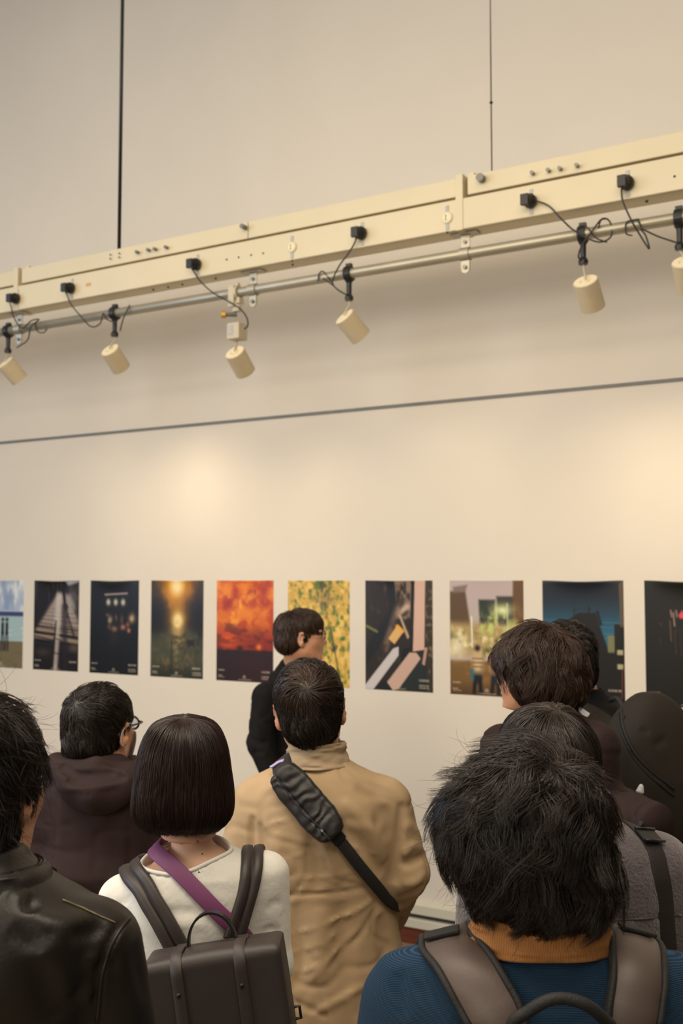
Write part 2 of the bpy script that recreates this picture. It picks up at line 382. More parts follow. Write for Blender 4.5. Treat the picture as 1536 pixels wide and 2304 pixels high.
def P6():
    I = full((44, 36, 30)); n = nz(20, 14, 31, 5); n2 = nz(8, 10, 32, 4)
    I = put(I, ss(.1, .6, n) * .6, (96, 78, 64)); I = put(I, poly([(.40, 0), (.72, 0), (.70, .35), (.46, .35)], .03) * ss(-.4, .2, n), (142, 118, 98)); I = put(I, poly([(.33, 0), (.44, 0), (.48, .28), (.20, .62), (.0, .80), (0, .62), (.36, .28)], .02), (30, 30, 32))
    I = put(I, line(.5, .30, .63, .24, .045), (196, 170, 146)); I = put(I, line(.50, .24, .30, .62, .06) * ss(-.5, .2, n2) * .8, (130, 104, 84))
    I = put(I, poly([(.69, 0), (.75, 0), (.72, .62), (.66, .6)]), (34, 28, 26)); I = put(I, poly([(.74, 0), (.89, 0), (.875, .62), (.71, .64)]), (216, 178, 158)); I = put(I, poly([(.89, 0), (1, 0), (1, 1), (.9, 1)]) * .9, (58, 52, 38)); I = put(I, poly([(.89, 0), (1, 0), (1, 1), (.9, 1)]) * ss(0, .4, nz(20, 30, 34)) * .7, (140, 112, 84))
    I = put(I, poly([(.50, .31), (.53, .31), (.66, .51), (.63, .53)]), (190, 160, 130)); I = put(I, poly([(.35, .53), (.49, .40), (.58, .46), (.44, .58)]), (226, 178, 110)); I = put(I, line(.48, .42, .56, .46, .03), (240, 170, 60))
    I = put(I, poly([(.0, .96), (.42, .62), (.50, .60), (.50, .68), (.12, 1), (0, 1)]), (206, 198, 196)); I = put(I, poly([(.54, .70), (.9, .62), (.92, .98), (.40, .98)]), (38, 44, 42)); I = put(I, poly([(.56, .62), (.70, .60), (.62, .72), (.52, .74)]), (24, 22, 22))
    I = put(I, poly([(.31, .94), (.66, .65), (.76, .65), (.82, .70), (.50, .98), (.40, 1)]), (206, 170, 152)); I = put(I, poly([(.13, .99), (.30, .90), (.42, 1.0)]), (26, 30, 28)); I = put(I, line(.02, .42, .18, .47, .02) * (uu < .2), (120, 124, 70)); I = put(I, poly([(.84, .75), (.88, .60), (.92, .60), (.88, .76)]), (190, 150, 130))
    return caption(I, 6, left=False)
def P7():
    n = nz(14, 16, 41, 4); n2 = nz(6, 8, 42, 4); I = full((190, 172, 168))
    I = put(I, poly([(0, .10), (.22, .10), (.30, .46), (.0, .46)], .03), (96, 74, 50)); I = put(I, poly([(.05, .06), (.25, .04), (.22, .10), (.05, .12)], .03) * .8, (120, 100, 90)); I = put(I, poly([(.40, .17), (.62, .17), (.62, .5), (.42, .5)], .03), (44, 50, 44)); I = put(I, poly([(.64, .14), (.88, .14), (.88, .4), (.66, .4)], .03), (58, 58, 48))
    I = put(I, poly([(.86, 0), (1, 0), (1, .7), (.84, .6)], .03), (104, 72, 44)); I = put(I, ss(.33, .42, vv) * ss(.72, .6, vv), (176, 150, 96)); I = put(I, ss(-.1, .5, n) * ss(.34, .45, vv) * ss(.72, .6, vv), (244, 226, 170)); I = put(I, ss(.1, .5, nz(11, 13, 43)) * ss(.4, .5, vv) * ss(.72, .6, vv), (88, 92, 46))
    pal = ss(-.3, .3, nz(16, 14, 45)); I = put(I, (blob(.70, .36, .22, .12) + blob(.50, .40, .10, .08)) * pal, (196, 208, 110)); I = put(I, blob(.72, .26, .12, .05), (228, 236, 170))
    I = put(I, line(.30, .32, .31, .58, .012), (240, 235, 220)); I = put(I, line(.78, .2, .79, .6, .009), (220, 210, 180))
    I = put(I, ss(.68, .72, vv), (122, 90, 48)); I = put(I, ss(.0, .5, nz(8, 16, 47)) * (vv > .7) * .4, (168, 124, 58)); I = put(I, ss(.85, 1.0, vv) * .5, (54, 36, 24)); I = put(I, blob(.1, .58, .12, .10) * .8, (250, 240, 205))
    for u, b in ((.38, (206, 176, 130)), (.62, (190, 160, 130))):
        I = put(I, line(u - .03, .84, u - .05, .97, .03), (22, 20, 22)); I = put(I, line(u + .03, .84, u + .04, .97, .03), (22, 20, 22)); I = put(I, line(u, .77, u, .86, .055), (30, 30, 34)); I = put(I, line(u, .645, u, .76, .085), b); I = put(I, blob(u, .59, .045, .03, 1.6) * 1.4, (50, 36, 28))
    for v in (.68, .715, .75): I = put(I, line(.31, v, .46, v, .008), (120, 92, 60))
    I = put(I, line(.30, .78, .31, .86, .025), (50, 110, 120)); return caption(I, 7, right=True, two=False)
def P8():
    n = nz(9, 12, 51, 4); I = full((20, 26, 38)); I = put(I, ss(.05, .48, vv), (38, 98, 124)); I = put(I, ss(.5, .75, vv) * .5, (80, 110, 120))
    for v in (.33, .37, .42, .46): I = put(I, line(0, v, 1, v + .02, .006) * .35, (90, 150, 165))
    I = put(I, poly([(.30, .34), (.45, .27), (.66, .27), (.72, .40), (.85, .66), (.85, 1), (.1, 1), (.2, .6)], .02), (18, 16, 18)); I = put(I, line(.40, .23, .40, .30, .008), (20, 18, 22)); I = put(I, line(.58, .22, .58, .30, .010), (20, 18, 22)); I = put(I, line(.38, .245, .62, .24, .005), (24, 24, 28)); I = put(I, line(.68, .26, .72, .36, .02), (18, 16, 18))
    I = put(I, poly([(.80, .45), (.90, .45), (.90, .60), (.80, .60)]), (120, 120, 84)); I = put(I, ss(.58, .60, vv), (18, 15, 15)); I = put(I, poly([(.88, .36), (1, .36), (1, 1), (.88, 1)]), (20, 16, 16)); I = put(I, poly([(.94, .03), (1, .0), (1, .38), (.95, .38)]) * .9, (96, 78, 62))
    for u, v in ((.95, .585), (.95, .70)): I = put(I, poly([(u - .04, v - .02), (u + .03, v - .02), (u + .03, v + .02), (u - .04, v + .02)]), (176, 166, 128))
    I = put(I, line(.97, .72, .96, .95, .012) * .7, (120, 64, 36)); I = put(I, ss(.03, 0, vv) * .6, (110, 96, 84)); return caption(I, 8, left=False, two=False)  # thin top strip is light on the curled edge, painted in
def P9():
    I = full((20, 17, 16)); n = nz(14, 5, 61, 4); I = put(I, ss(.2, .6, n) * blob(.5, .5, .35, .25) * .5, (70, 50, 42)); I = put(I, poly([(.385, .275), (.43, .235), (.475, .30), (.40, .305)], .02), (226, 74, 84))
    for u, v0, v1, c in ((.30, .24, .29, (190, 130, 116)), (.33, .26, .36, (170, 142, 125)), (.36, .24, .29, (160, 140, 126)), (.29, .32, .48, (96, 74, 68)), (.34, .40, .58, (60, 46, 40)), (.18, .34, .36, (70, 58, 52)), (.40, .38, .60, (50, 38, 34)), (.44, .36, .50, (54, 44, 40)), (.17, .46, .52, (50, 38, 34))): I = put(I, line(u, v0, u + .01, v1, .012) * .8, c)
    I = put(I, poly([(.47, .12), (.50, .12), (.50, .30), (.48, .30)]) * .7, (120, 92, 76)); I = put(I, ss(.035, 0, vv) * .5 * np.sin(uu * 3.14), (150, 130, 110)); return caption(I, 9, right=True)  # paler top band: light caught by the curl, put into the print
M_poster = mat('glossy_print', (255, 255, 255), .35, vcol=True, spec=.4)
M_poster_b = M_poster
pl = [("poster of a pale cloudy sea and beach, cut by the left edge", P0),
      ("black and white poster of a planked walkway narrowing to a bright wedge", P1),
      ("near-black poster with a white bar over three pale lanterns and warm lit blobs", P2),
      ("poster of a golden low sun glowing over dark trees and water", P3),
      ("poster of a fiery orange and red cloudy sky over dark ground", P4),
      ("poster filled with yellow and green leaves, behind the head in glasses", P5),
      ("poster of pale wooden planks crossing over dark scrap with a yellow can", P6),
      ("poster of a bright evening street with palm leaves and two walkers", P7),
      ("dark blue dusk poster with a black building outline, behind the two heads on the right", P8),
      ("almost black poster with a small pink figure, cut by the right edge", P9)]
zt = onY(700, 1306, WALL)[2]
for i, (lab, fn) in enumerate(pl):
    xc = -5.631 + .5004 * i; w_, h_ = .402, .582
    I = fn()
    C = lin(np.clip(I, 0, 255)).reshape(-1, 3)
    U, Vv = uu.ravel(), vv.ravel()
    U2 = (U - .5) * PW / (PW - 1) * w_; V2 = (Vv - .5) * PH / (PH - 1) * h_
    amp = [.004, .012, .010, .006, .003, .004, .006, .003, .013, .016][i]
    dy = amp * np.exp(-Vv / .05) * np.cos(U2 / w_ * math.pi) ** 2 + .0005
    dz = -.5 * amp * np.exp(-Vv / .04) * np.cos(U2 / w_ * math.pi) ** 2
    V = np.stack([U2, -dy, -h_ / 2 - V2 + dz], 1)
    q = np.arange(PH * PW).reshape(PH, PW); Fq = np.stack([q[:-1, :-1], q[1:, :-1], q[1:, 1:], q[:-1, 1:]], -1).reshape(-1, 4)
    o = link_mesh('poster', V, Fq, M_poster, smooth=True, vcol=C); o.location = (xc, WALL, zt - .0)
    sd = o.modifiers.new('thick', 'SOLIDIFY'); sd.thickness = .0008; sd.offset = -1
    tag(o, lab, 'poster', 'photo posters in a row on the wall')
# ================================================================== BEAM, PIPE, SPOTLIGHTS
M_steel = mat('galvanised_steel', (176, 168, 148), .42, metal=.55, var=.08, vscale=6)
M_bolt = mat('bolt_metal', (120, 118, 112), .35, metal=.7, var=.1)
M_black = mat('black_plastic', (24, 23, 24), .45, var=.1)
M_can = mat('ivory_lamp_enamel', (205, 188, 155), .45, var=.05, vscale=20)
M_can_top = mat('ivory_lamp_back', (238, 222, 186), .5, var=.03)
M_cable = mat('black_cable', (38, 36, 34), .5, var=.1)
M_dark = mat('dark_slot', (30, 28, 26), .7, var=.1)
M_brass = mat('brass_knob', (214, 168, 70), .35, metal=.6, var=.1)
M_box = mat('grey_adaptor', (196, 184, 158), .5, var=.06)
M_tag = mat('orange_sticker', (206, 158, 96), .6, var=.05)
M_patch = mat('grey_plate', (176, 174, 168), .5, var=.05)
YF, YB = 4.22, 4.34; ZB, ZG, ZT = 3.405, 3.548, 3.645; PZ = 3.313; PR = .0243; PY = 4.28
BX0, BX1 = -7.6, 2.4
beam = empty('lighting_beam', ((BX0 + BX1) / 2, PY, ZB))
tag(beam, 'long cream metal beam hanging across the room above the posters, with sockets and bolts', 'beam')
bo = ((BX0 + BX1) / 2, PY, ZB)
def part(g, name, m, parent=beam, o=bo, **k): return g.build(name, m, parent, origin=o, **k)
part(Geo().box(((BX0 + BX1) / 2, PY, (ZB + ZG) / 2), (BX1 - BX0, YB - YF, ZG - ZB - .004)), 'beam_channel', M_beam, bevel=.004)
joints = [-6.85, onY(40, 640, YF)[0], onY(1040, 440, YF)[0], 1.0]
for k in range(len(joints) - 1):
    a, b = joints[k] + .02, joints[k + 1] - .035
    if k == 1:
        xm = onY(556, 500, YF)[0]; seg = [(a, xm - .004), (xm, b)]
    else: seg = [(a, b)]
    for s0, s1 in seg:
        part(Geo().box(((s0 + s1) / 2, PY + .004, (ZG + ZT) / 2 + .006), (s1 - s0, YB - YF - .010, ZT - ZG - .012)), 'cover_panel', M_beam, bevel=.003)
for x in joints:
    g = Geo().box((x - .015, PY - .003, (ZB + ZT) / 2 + .004), (.036, YB - YF + .002, ZT - ZB + .012)); part(g, 'joint_plate', M_beam, bevel=.003)
    g = Geo().box((x + .022, PY + .01, ZT + .012), (.03, .05, .03)); part(g, 'joint_lug', M_beam, bevel=.003)
def disc(x, z, r, t, y=YF): return Geo().tube([(x, y + .002, z), (x, y - t, z)], r, 14)
def bp(px, py): q = onY(px, py, YF); return q[0], q[2]
for px, py in [(310, 568), (335, 563), (350, 561), (375, 557), (1198, 390), (1234, 384), (1260, 380), (1298, 373)]:
    x, z = bp(px, py); part(disc(x, z, .0085, .016), 'bolt', M_bolt, smooth=False)
x, z = bp(1083, 402); part(disc(x, z, .018, .024), 'bolt', M_bolt)
for px, py in [(551, 512)]:
    x, z = bp(px, py); part(disc(x, z, .012, .03), 'bolt', M_bolt)
for px, py in [(248, 573), (248, 582), (268, 570), (268, 579)]:
    x, z = bp(px, py); part(disc(x, z, .004, .003), 'screw_hole', M_dark)
for px, py in [(510, 584), (537, 579), (565, 574), (592, 570), (1517, 397), (657, 587), (1006, 523)]:
    x, z = bp(px, py); part(disc(x, z, .0045, .003), 'screw_hole', M_dark)
for px in (345, 378, 410, 485, 658, 1458):
    x = onY(px, 640, PY)[0]; part(Geo().tube([(x, PY, ZB + .002), (x, PY, ZB - .003)], .0055, 10), 'screw_hole', M_dark)
x, z = bp(199, 640); part(Geo().box((x, YF - .001, z), (.036, .003, .016)), 'sticker', M_tag)
plug_px = [(40, 663), (163, 641), (445, 590), (815, 521), (1195, 449), (1412, 407)]
sock_px = [(657, 557), (1006, 492)]
SOCK = {}
for px, py in plug_px + sock_px:
    x, _ = bp(px, py); z = 3.470 if (px, py) in sock_px else 3.484; z = 3.470
    s_ = part(disc(x, z, .026, .006), 'socket', M_beam, smooth=False)
    part(disc(x, z, .019, .0075), 'socket_face', M_can_top, parent=s_)
    for dz in (-.007, .007): part(Geo().box((x - .004, YF - .0075, z + dz), (.004, .003, .009)), 'socket_slot', M_dark, parent=s_)
    part(Geo().box((x, YF - .001, z + .04), (.016, .003, .03)), 'screw_plate', M_patch)
    part(Geo().box((x, YF - .001, z - .04), (.016, .003, .03)), 'screw_plate', M_patch)
    SOCK[px] = (x, z)
# the conduit pipe with its saddle clamps
pipe = empty('lighting_pipe', (0, PY, PZ)); tag(pipe, 'grey steel pipe clamped under the cream beam, carrying the spotlights', 'pipe')
po = (0, PY, PZ)
part(Geo().tube([(BX0, PY, PZ), (BX1, PY, PZ)], PR, 28), 'pipe_tube', M_steel, pipe, po, smooth=True)
for px in (47, 570, 1047):
    x = onY(px, 590, PY)[0]; g = Geo()
    g.box((x, PY - .0, (ZB + PZ + PR) / 2), (.045, .006, ZB - PZ - PR + .004)); g.box((x, PY, ZB - .003), (.13, .05, .006))
    part(g, 'hanger_plate', M_steel, pipe, po, bevel=.002)
    t = np.linspace(0, 2 * math.pi, 29); g = Geo(); V = []
    for r_ in (PR + .001, PR + .006):
        for sx in (-.0225, .0225): V += [(x + sx, PY + r_ * math.cos(q), PZ + r_ * math.sin(q)) for q in t[:-1]]
    n = 28; Fc = []
    for j in range(n):
        k = (j + 1) % n; Fc += [(j, k, n + k, n + j), (2 * n + j, 3 * n + j, 3 * n + k, 2 * n + k), (j, 2 * n + j, 2 * n + k, k), (n + j, n + k, 3 * n + k, 3 * n + j)]
    g.add(V, Fc); part(g, 'saddle_strap', M_steel, pipe, po, smooth=False)
    g = Geo().box((x, PY, PZ - PR - .02), (.04, .010, .045)); g.tube([(x, PY - .004, PZ - PR - .042), (x, PY + .004, PZ - PR - .042)], .0195, 20)
    tb = part(g, 'strap_tab', M_steel, pipe, po)
    part(Geo().tube([(x, PY - .006, PZ - PR - .035), (x, PY - .016, PZ - PR - .035)], .009, 8), 'bolt', M_bolt, tb, po)
    tb2 = part(Geo().tube([(x, PY - .003, PZ + PR + .03), (x, PY - .012, PZ + PR + .03)], .008, 8), 'bolt', M_bolt, pipe, po)
# suspension
p0, p1 = onY(268, 552, PY), onY(267, 0, PY)
o = Geo().tube([(p0[0], PY, ZT - .002), (p0[0], PY, ZC)], .0098, 14).build('suspension_rod', M_black, smooth=True); tag(o, 'thick black rod rising from the left part of the cream beam', 'rod')
x = onY(1106, 384, PY)[0]; g = Geo().tube([(x, PY, ZT - .002), (x, PY, ZC)], .0034, 8)
c = empty('suspension_wire', (x, PY, ZT)); tag(c, 'thin steel wire with a small bead holding up the right part of the beam', 'wire')
part(g, 'wire_rope', M_bolt, c, (x, PY, ZT), smooth=True)
zb = onY(1104, 231, PY)[2]; part(Geo().tube([(x, PY, zb - .008), (x, PY, zb), (x, PY, zb + .008)], [.003, .0085, .003], 10), 'wire_bead', M_dark, c, (x, PY, ZT), smooth=True)

def spotlight(px_clamp, can_c, can_ax, plug_px_, cable, label, box=False, bowtie=None):
    """can_c: px centre; can_ax: direction the lamp points at (world vector)"""
    cx = onY(px_clamp, 600, PY)[0]
    root = empty('spotlight', (cx, PY, PZ)); tag(root, label, 'spotlight', 'ivory spotlights hanging from the pipe')
    o_ = (cx, PY, PZ)
    mk = M_box if box else M_black
    zbot = PZ - (.155 if not box else .20)
    g = Geo(); n = 20; V = []; t = np.linspace(0, 2 * math.pi, n + 1)[:-1]
    for r_ in (PR + .0005, PR + .012):
        for sx in (-.016, .016): V += [(cx + sx, PY + r_ * math.cos(q), PZ + r_ * math.sin(q)) for q in t]
    Fc = []
    for j in range(n):
        k = (j + 1) % n; Fc += [(j, k, n + k, n + j), (2 * n + j, 3 * n + j, 3 * n + k, 2 * n + k), (j, 2 * n + j, 2 * n + k, k), (n + j, n + k, 3 * n + k, 3 * n + j)]
    g.add(V, Fc); g.box((cx, PY, PZ + PR + .016), (.028, .02, .016))
    if not box:
        g.tube([(cx, PY, PZ - PR - .006), (cx, PY, PZ - PR - .02), (cx, PY, PZ - .105)], [.022, .013, .012], 12)
        cl = part(g, 'pipe_clamp', mk, root, o_)
        part(Geo().tube([(cx, PY, PZ - .098), (cx, PY, PZ - .112), (cx, PY, PZ - .128)], [.013, .021, .019], 14), 'clamp_foot', mk, cl, o_, smooth=False)
        ztop = PZ - .126
    else:
        g.box((cx - .012, PY - .03, PZ - .022), (.035, .012, .11)); g.box((cx + .02, PY, PZ - PR - .02), (.02, .04, .03)); g.box((cx + .01, PY - .01, PZ - .085), (.04, .03, .03))
        cl = part(g, 'pipe_clamp', mk, root, o_, bevel=.002)
        part(Geo().tube([(cx + .01, PY - .012, PZ - .115), (cx - .02, PY - .03, PZ - .115), (cx - .045, PY - .04, PZ - .115)], [.012, .01, .01], 12), 'knob_stem', M_bolt, cl, o_)
        part(Geo().tube([(cx - .040, PY - .036, PZ - .115), (cx - .058, PY - .046, PZ - .115)], .018, 16), 'brass_knob', M_brass, cl, o_)
        part(Geo().box((cx + .003, PY, PZ - .20), (.075, .075, .082)), 'adaptor_box', M_box, root, o_, bevel=.004)
        part(Geo().box((cx - .012, PY - .0385, PZ - .195), (.03, .002, .05)), 'rating_plate', M_patch, root, o_)
        ztop = PZ - .24
    ax = nrm(np.array(can_ax, float)); cc = onY(can_c[0], can_c[1], PY); L_, R_ = .128, .052
    back = cc - ax * L_ / 2; mouth = cc + ax * L_ / 2
    part(Geo().tube(catmull([(cx, PY, ztop), (cx + .002, PY, (ztop + back[2]) / 2 + .02), back + [0, 0, .012], back + ax * .01], 5), .0042, 8), 'stem', M_box, root, o_, smooth=True)
    can = part(Geo().tube([back, back + ax * .0001, back + ax * .003, mouth, mouth, mouth - ax * .03], [R_ - .004, R_ - .003, R_, R_, R_ - .003, R_ - .004], 36, cap=False), 'lamp_housing', M_can, root, o_, smooth=False)
    n_ = 36; gg = Geo(); A = nrm(np.cross(ax, [0, 0, 1.0])); B = np.cross(ax, A)
    V = []
    for r_, dd in ((R_ - .004, 0), (.024, -.0005), (.019, .006), (.0, .006)):
        V += [back + ax * dd + r_ * (A * math.cos(2 * math.pi * j / n_) + B * math.sin(2 * math.pi * j / n_)) for j in range(n_)]
    Fc = [(k * n_ + j, k * n_ + (j + 1) % n_, (k + 1) * n_ + (j + 1) % n_, (k + 1) * n_ + j) for k in range(3) for j in range(n_)]
    gg.add(V, Fc); part(gg, 'lamp_back', M_can_top, can, o_)
    part(Geo().tube([back + ax * .004, back - ax * .002], [.016, .014], 16), 'vent_knob', M_can_top, can, o_)
    bulb = Geo().tube([mouth - ax * .05, mouth - ax * .03, mouth - ax * .018], [.018, .036, .0375], 24)
    part(bulb, 'bulb', M_bulb, can, o_, smooth=True)
    sx, sz = SOCK[plug_px_] if plug_px_ in SOCK else (plug_px_, 3.470)
    g = Geo(); pd = .052
    g.tube([(sx, YF - .005, sz), (sx - .002, YF - .022, sz), (sx - .006, YF - .034, sz - .002), (sx - .010, YF - pd, sz - .004)], [.030, .031, .027, .023], 12)
    g.box((sx - .010, YF - pd - .002, sz - .004), (.034, .018, .046))
    part(g, 'plug', M_black, root, o_, bevel=.001)
    pts = [np.array([sx - .012, YF - pd - .004, sz - .012])]
    for (px, py, Y) in cable: pts.append(onY(px, py, Y))
    part(Geo().tube(catmull(pts, 8), .0036, 8), 'cable', M_cable, root, o_, smooth=True)
    if bowtie:
        for k, b_ in enumerate(bowtie):
            part(Geo().tube(catmull([onY(*q) for q in b_], 8), .0034 if len(b_) > 2 else .004, 6), 'cable_loop', M_cable, root, o_, smooth=True)
    # the lamp itself
    ld = bpy.data.lights.new('spot_lamp', 'SPOT'); ld.energy = SPOT_W * {22: .6, 260: 1.7, 533: .7, 785: .7}.get(px_clamp, 1.1); ld.color = (1.0, .80, .54); ld.spot_size = math.radians(104); ld.spot_blend = 1.0; ld.shadow_soft_size = .035
    lo = bpy.data.objects.new('spot_lamp', ld); COL.objects.link(lo)
    src = mouth + ax * .004; h_ = ax * [1, 1, 0]; h_ = h_ / np.linalg.norm(h_); tgt = src + h_ * (WALL - src[1]) / max(h_[1], .3) + [0, 0, 1.42 - src[2]]
    lo.location = tuple(src); lo.rotation_euler = Vector(tgt - src).to_track_quat('-Z', 'Y').to_euler()
    return root
M_bulb = mat('warm_bulb', (255, 230, 190), .3, emit=((255, 214, 150), 6))
SPOT_W = 14
def spot_target(x): return np.array([x, WALL, 1.75])
Yc = 4.20
dn = lambda dx, dy=.35, dz=-1: np.array([dx, dy, dz])
spotlight(22, (28, 835), dn(.30,1.0), 40, [(25, 690, Yc), (32, 716, Yc), (50, 738, 4.24), (70, 722, Yc + .02), (88, 719, 4.24), (70, 735, Yc), (62, 765, 4.24), (38, 782, 4.26)],
          'ivory spotlight at the left edge of the picture, its cable looped on the pipe', bowtie=[[(78, 726, 4.25), (84, 745, 4.26), (98, 748, 4.28), (108, 738, 4.3)]])
spotlight(260, (260, 808), dn(-.02,1.1), 163, [(150, 662, Yc), (160, 685, Yc), (182, 712, Yc), (205, 735, 4.22), (225, 728, 4.24), (232, 705, 4.24), (240, 718, 4.24), (262, 727, 4.25)],
          'ivory spotlight second from the left, beside a cable drooping in a deep arc', bowtie=[[(292, 686, 4.25), (278, 715, 4.24), (270, 745, 4.26)]])
spotlight(533, (540, 815), dn(0,1.1), 445, [(434, 608, Yc), (450, 632, Yc), (478, 658, Yc), (510, 676, 4.23), (540, 695, 4.22), (555, 715, 4.22), (557, 733, 4.23), (550, 740, 4.24)],
          'ivory spotlight under a grey adaptor box with a brass knob', box=True)
spotlight(785, (793, 735), dn(.48,1.0), 815, [(800, 540, Yc), (785, 568, Yc), (765, 595, Yc), (752, 620, 4.24), (748, 638, 4.24), (760, 652, 4.24), (782, 665, 4.26)],
          'ivory spotlight hung below the middle of the beam, its cable tied in a V', bowtie=[[(715, 632, 4.25), (718, 616, 4.25), (728, 612, 4.26), (750, 640, 4.25)], [(726, 626, 4.25), (738, 634, 4.25), (750, 643, 4.25)]])
spotlight(1312, (1325, 662), dn(.05,.9), 1195, [(1208, 453, Yc), (1235, 464, Yc), (1260, 490, Yc), (1290, 518, 4.23), (1330, 540, 4.24), (1355, 544, 4.25), (1375, 530, 4.26), (1372, 500, 4.26), (1355, 492, 4.25), (1335, 515, 4.24), (1310, 550, 4.24), (1301, 575, 4.24), (1306, 586, 4.26)],
          'ivory spotlight hung between the two thickest knots of cable on the right', bowtie=[[(1346, 512, 4.25), (1352, 495, 4.25), (1366, 492, 4.27)], [(1322, 512, 4.24), (1340, 535, 4.25), (1365, 545, 4.26)]])
spotlight(1530, (1546, 620), dn(.0,.9), 1412, [(1398, 420, Yc), (1400, 450, Yc), (1418, 492, Yc), (1440, 530, 4.23), (1460, 560, 4.24), (1452, 530, 4.24), (1442, 515, 4.25), (1480, 532, 4.25), (1528, 548, 4.26)],
          'ivory spotlight cut off by the right edge of the picture', bowtie=[[(1437, 493, 4.25), (1410, 500, 4.25), (1408, 525, 4.25), (1422, 530, 4.26)], [(1435, 494, 4.25), (1442, 510, 4.25)]])
# ================================================================== PEOPLE
def rotm(axis, deg):
    return np.array(Matrix.Rotation(math.radians(deg), 3, axis))
M_skin = mat('skin', (206, 150, 118), .5, var=.08, vscale=14, bump=.05, bscale=300)
M_skin_pale = mat('skin_fair', (226, 178, 148), .5, var=.06, vscale=12, bump=.04, bscale=300)
for m_ in (M_skin, M_skin_pale):
    m_.node_tree.nodes['Principled BSDF'].inputs['Subsurface Weight'].default_value = .0
M_eye = mat('eye', (34, 24, 20), .2)
M_shoe = mat('black_shoe', (30, 28, 28), .4, var=.1)
M_sole = mat('shoe_sole', (190, 186, 178), .6, var=.05)

class Person:
    def __init__(s, label, d, head, turn_head, d_body, bx, turn_body, roll=0, pitch=0, sy=1.0, skin=None, hs=1.0):
        s.d = d_body; s.yaw = YAW0 + math.radians(turn_body)
        hw = W(head[0], head[1], d)
        c, n = math.cos(s.yaw), math.sin(s.yaw)
        s.R = np.array([[c, -n, 0], [n, c, 0], [0, 0, 1]])       # local -> world
        b = W(bx, 1700, d_body); s.o = np.array([b[0], b[1], 0])
        s.hc = s.loc(hw); s.hs = hs
        s.HM = rotm('Z', turn_head - turn_body) @ rotm('Y', roll) @ rotm('X', pitch)
        s.H = hw[2] + .115
        s.root = empty('person', s.o, s.yaw); tag(s.root, label, 'person')
        s.skin = skin or M_skin
    def loc(s, w): return (np.asarray(w) - s.o) @ s.R
    def wor(s, p): return np.asarray(p) @ s.R.T + s.o
    def J(s, px, py, dd=0.0): return s.loc(W(px, py, s.d + dd))
    def row(s, py, xl, xr, b, dd=0.0):
        c = s.J((xl + xr) / 2, py, dd); return (c[2], c[0], c[1], (xr - xl) / 2 * s.d / FPX, b)
    def hit(s, f, px, py, rng_=.55):
        t = np.linspace(s.d - rng_, s.d + rng_, 500); P = s.loc(CAM + ray(px, py)[None] * t[:, None]); v = f(P)
        k = np.argmax(v < 0)
        if not (v < 0).any(): k = int(np.argmin(v)); return P[k]
        if k == 0: return P[0]
        a = v[k - 1] / (v[k - 1] - v[k]); return P[k - 1] + (P[k] - P[k - 1]) * a
    def hits(s, f, pts): return np.array([s.hit(f, *p) for p in pts])
    def add(s, name, V, Fc, m, **k): return link_mesh(name, V, Fc, m, k.pop('parent', s.root), **k)
    def head_f(s):
        h = s.hs; M = s.HM; c = s.hc
        def T(p): return c + M @ (np.array(p, float) * h)
        E_ = lambda p, r, MM=None: ell(T(p), np.array(r) * h, M if MM is None else M @ MM)
        fs = [E_((0, -.012, .026), (.076, .095, .088)), E_((0, .030, -.030), (.064, .066, .088)),
              rcone(T((0, .030, -.070)), T((0, .066, -.098)), .044 * h, .024 * h), rcone(T((-.045, .02, -.06)), T((-.012, .068, -.096)), .020 * h, .018 * h), rcone(T((.045, .02, -.06)), T((.012, .068, -.096)), .020 * h, .018 * h),
              rcone(T((-.042, .058, -.022)), T((-.030, .070, -.028)), .020 * h, .018 * h), rcone(T((.042, .058, -.022)), T((.030, .070, -.028)), .020 * h, .018 * h)]
        f = union(fs, .03)
        nose = union([rcone(T((0, .092, .004)), T((0, .110, -.028)), .007 * h, .010 * h), E_((-.010, .100, -.034), (.008, .009, .007)), E_((.010, .100, -.034), (.008, .009, .007))], .008)
        lips = union([E_((0, .094, -.058), (.023, .010, .006)), E_((0, .092, -.069), (.019, .011, .007))], .004)
        brow = union([E_((-.032, .084, .026), (.024, .010, .008)), E_((.032, .084, .026), (.024, .010, .008))], .01)
        soc = [E_((-.032, .100, .006), (.017, .014, .011)), E_((.032, .100, .006), (.017, .014, .011))]
        eyes = [E_((-.032, .079, .004), (.0125,) * 3), E_((.032, .079, .004), (.0125,) * 3)]
        ears = []
        for sgn in (-1, 1):
            MM = rotm('Z', -sgn * 28) @ rotm('X', -10)
            a = E_((sgn * .083, -.004, -.006), (.006, .018, .033), MM); b = E_((sgn * .090, .0, -.004), (.006, .012, .022), MM); l = E_((sgn * .077, .002, -.034), (.006, .010, .011))
            ears.append((a, b, l))
        def F(P):
            d = smin(smin(smin(f(P), nose(P), .012), lips(P), .008), brow(P), .015)
            for q in soc: d = smax(d, -q(P), .010)
            for q in eyes: d = np.minimum(d, q(P))
            for a, b, l in ears:
                e = smin(smax(a(P), -b(P), .004), l(P), .008); d = smin(d, e, .007)
            return d
        s.T = T; s.E_ = E_
        return F
    def neck_f(s, base, r=.056):
        return rcone(s.T((0, -.022, -.055)), base, r * .97, r * 1.03)
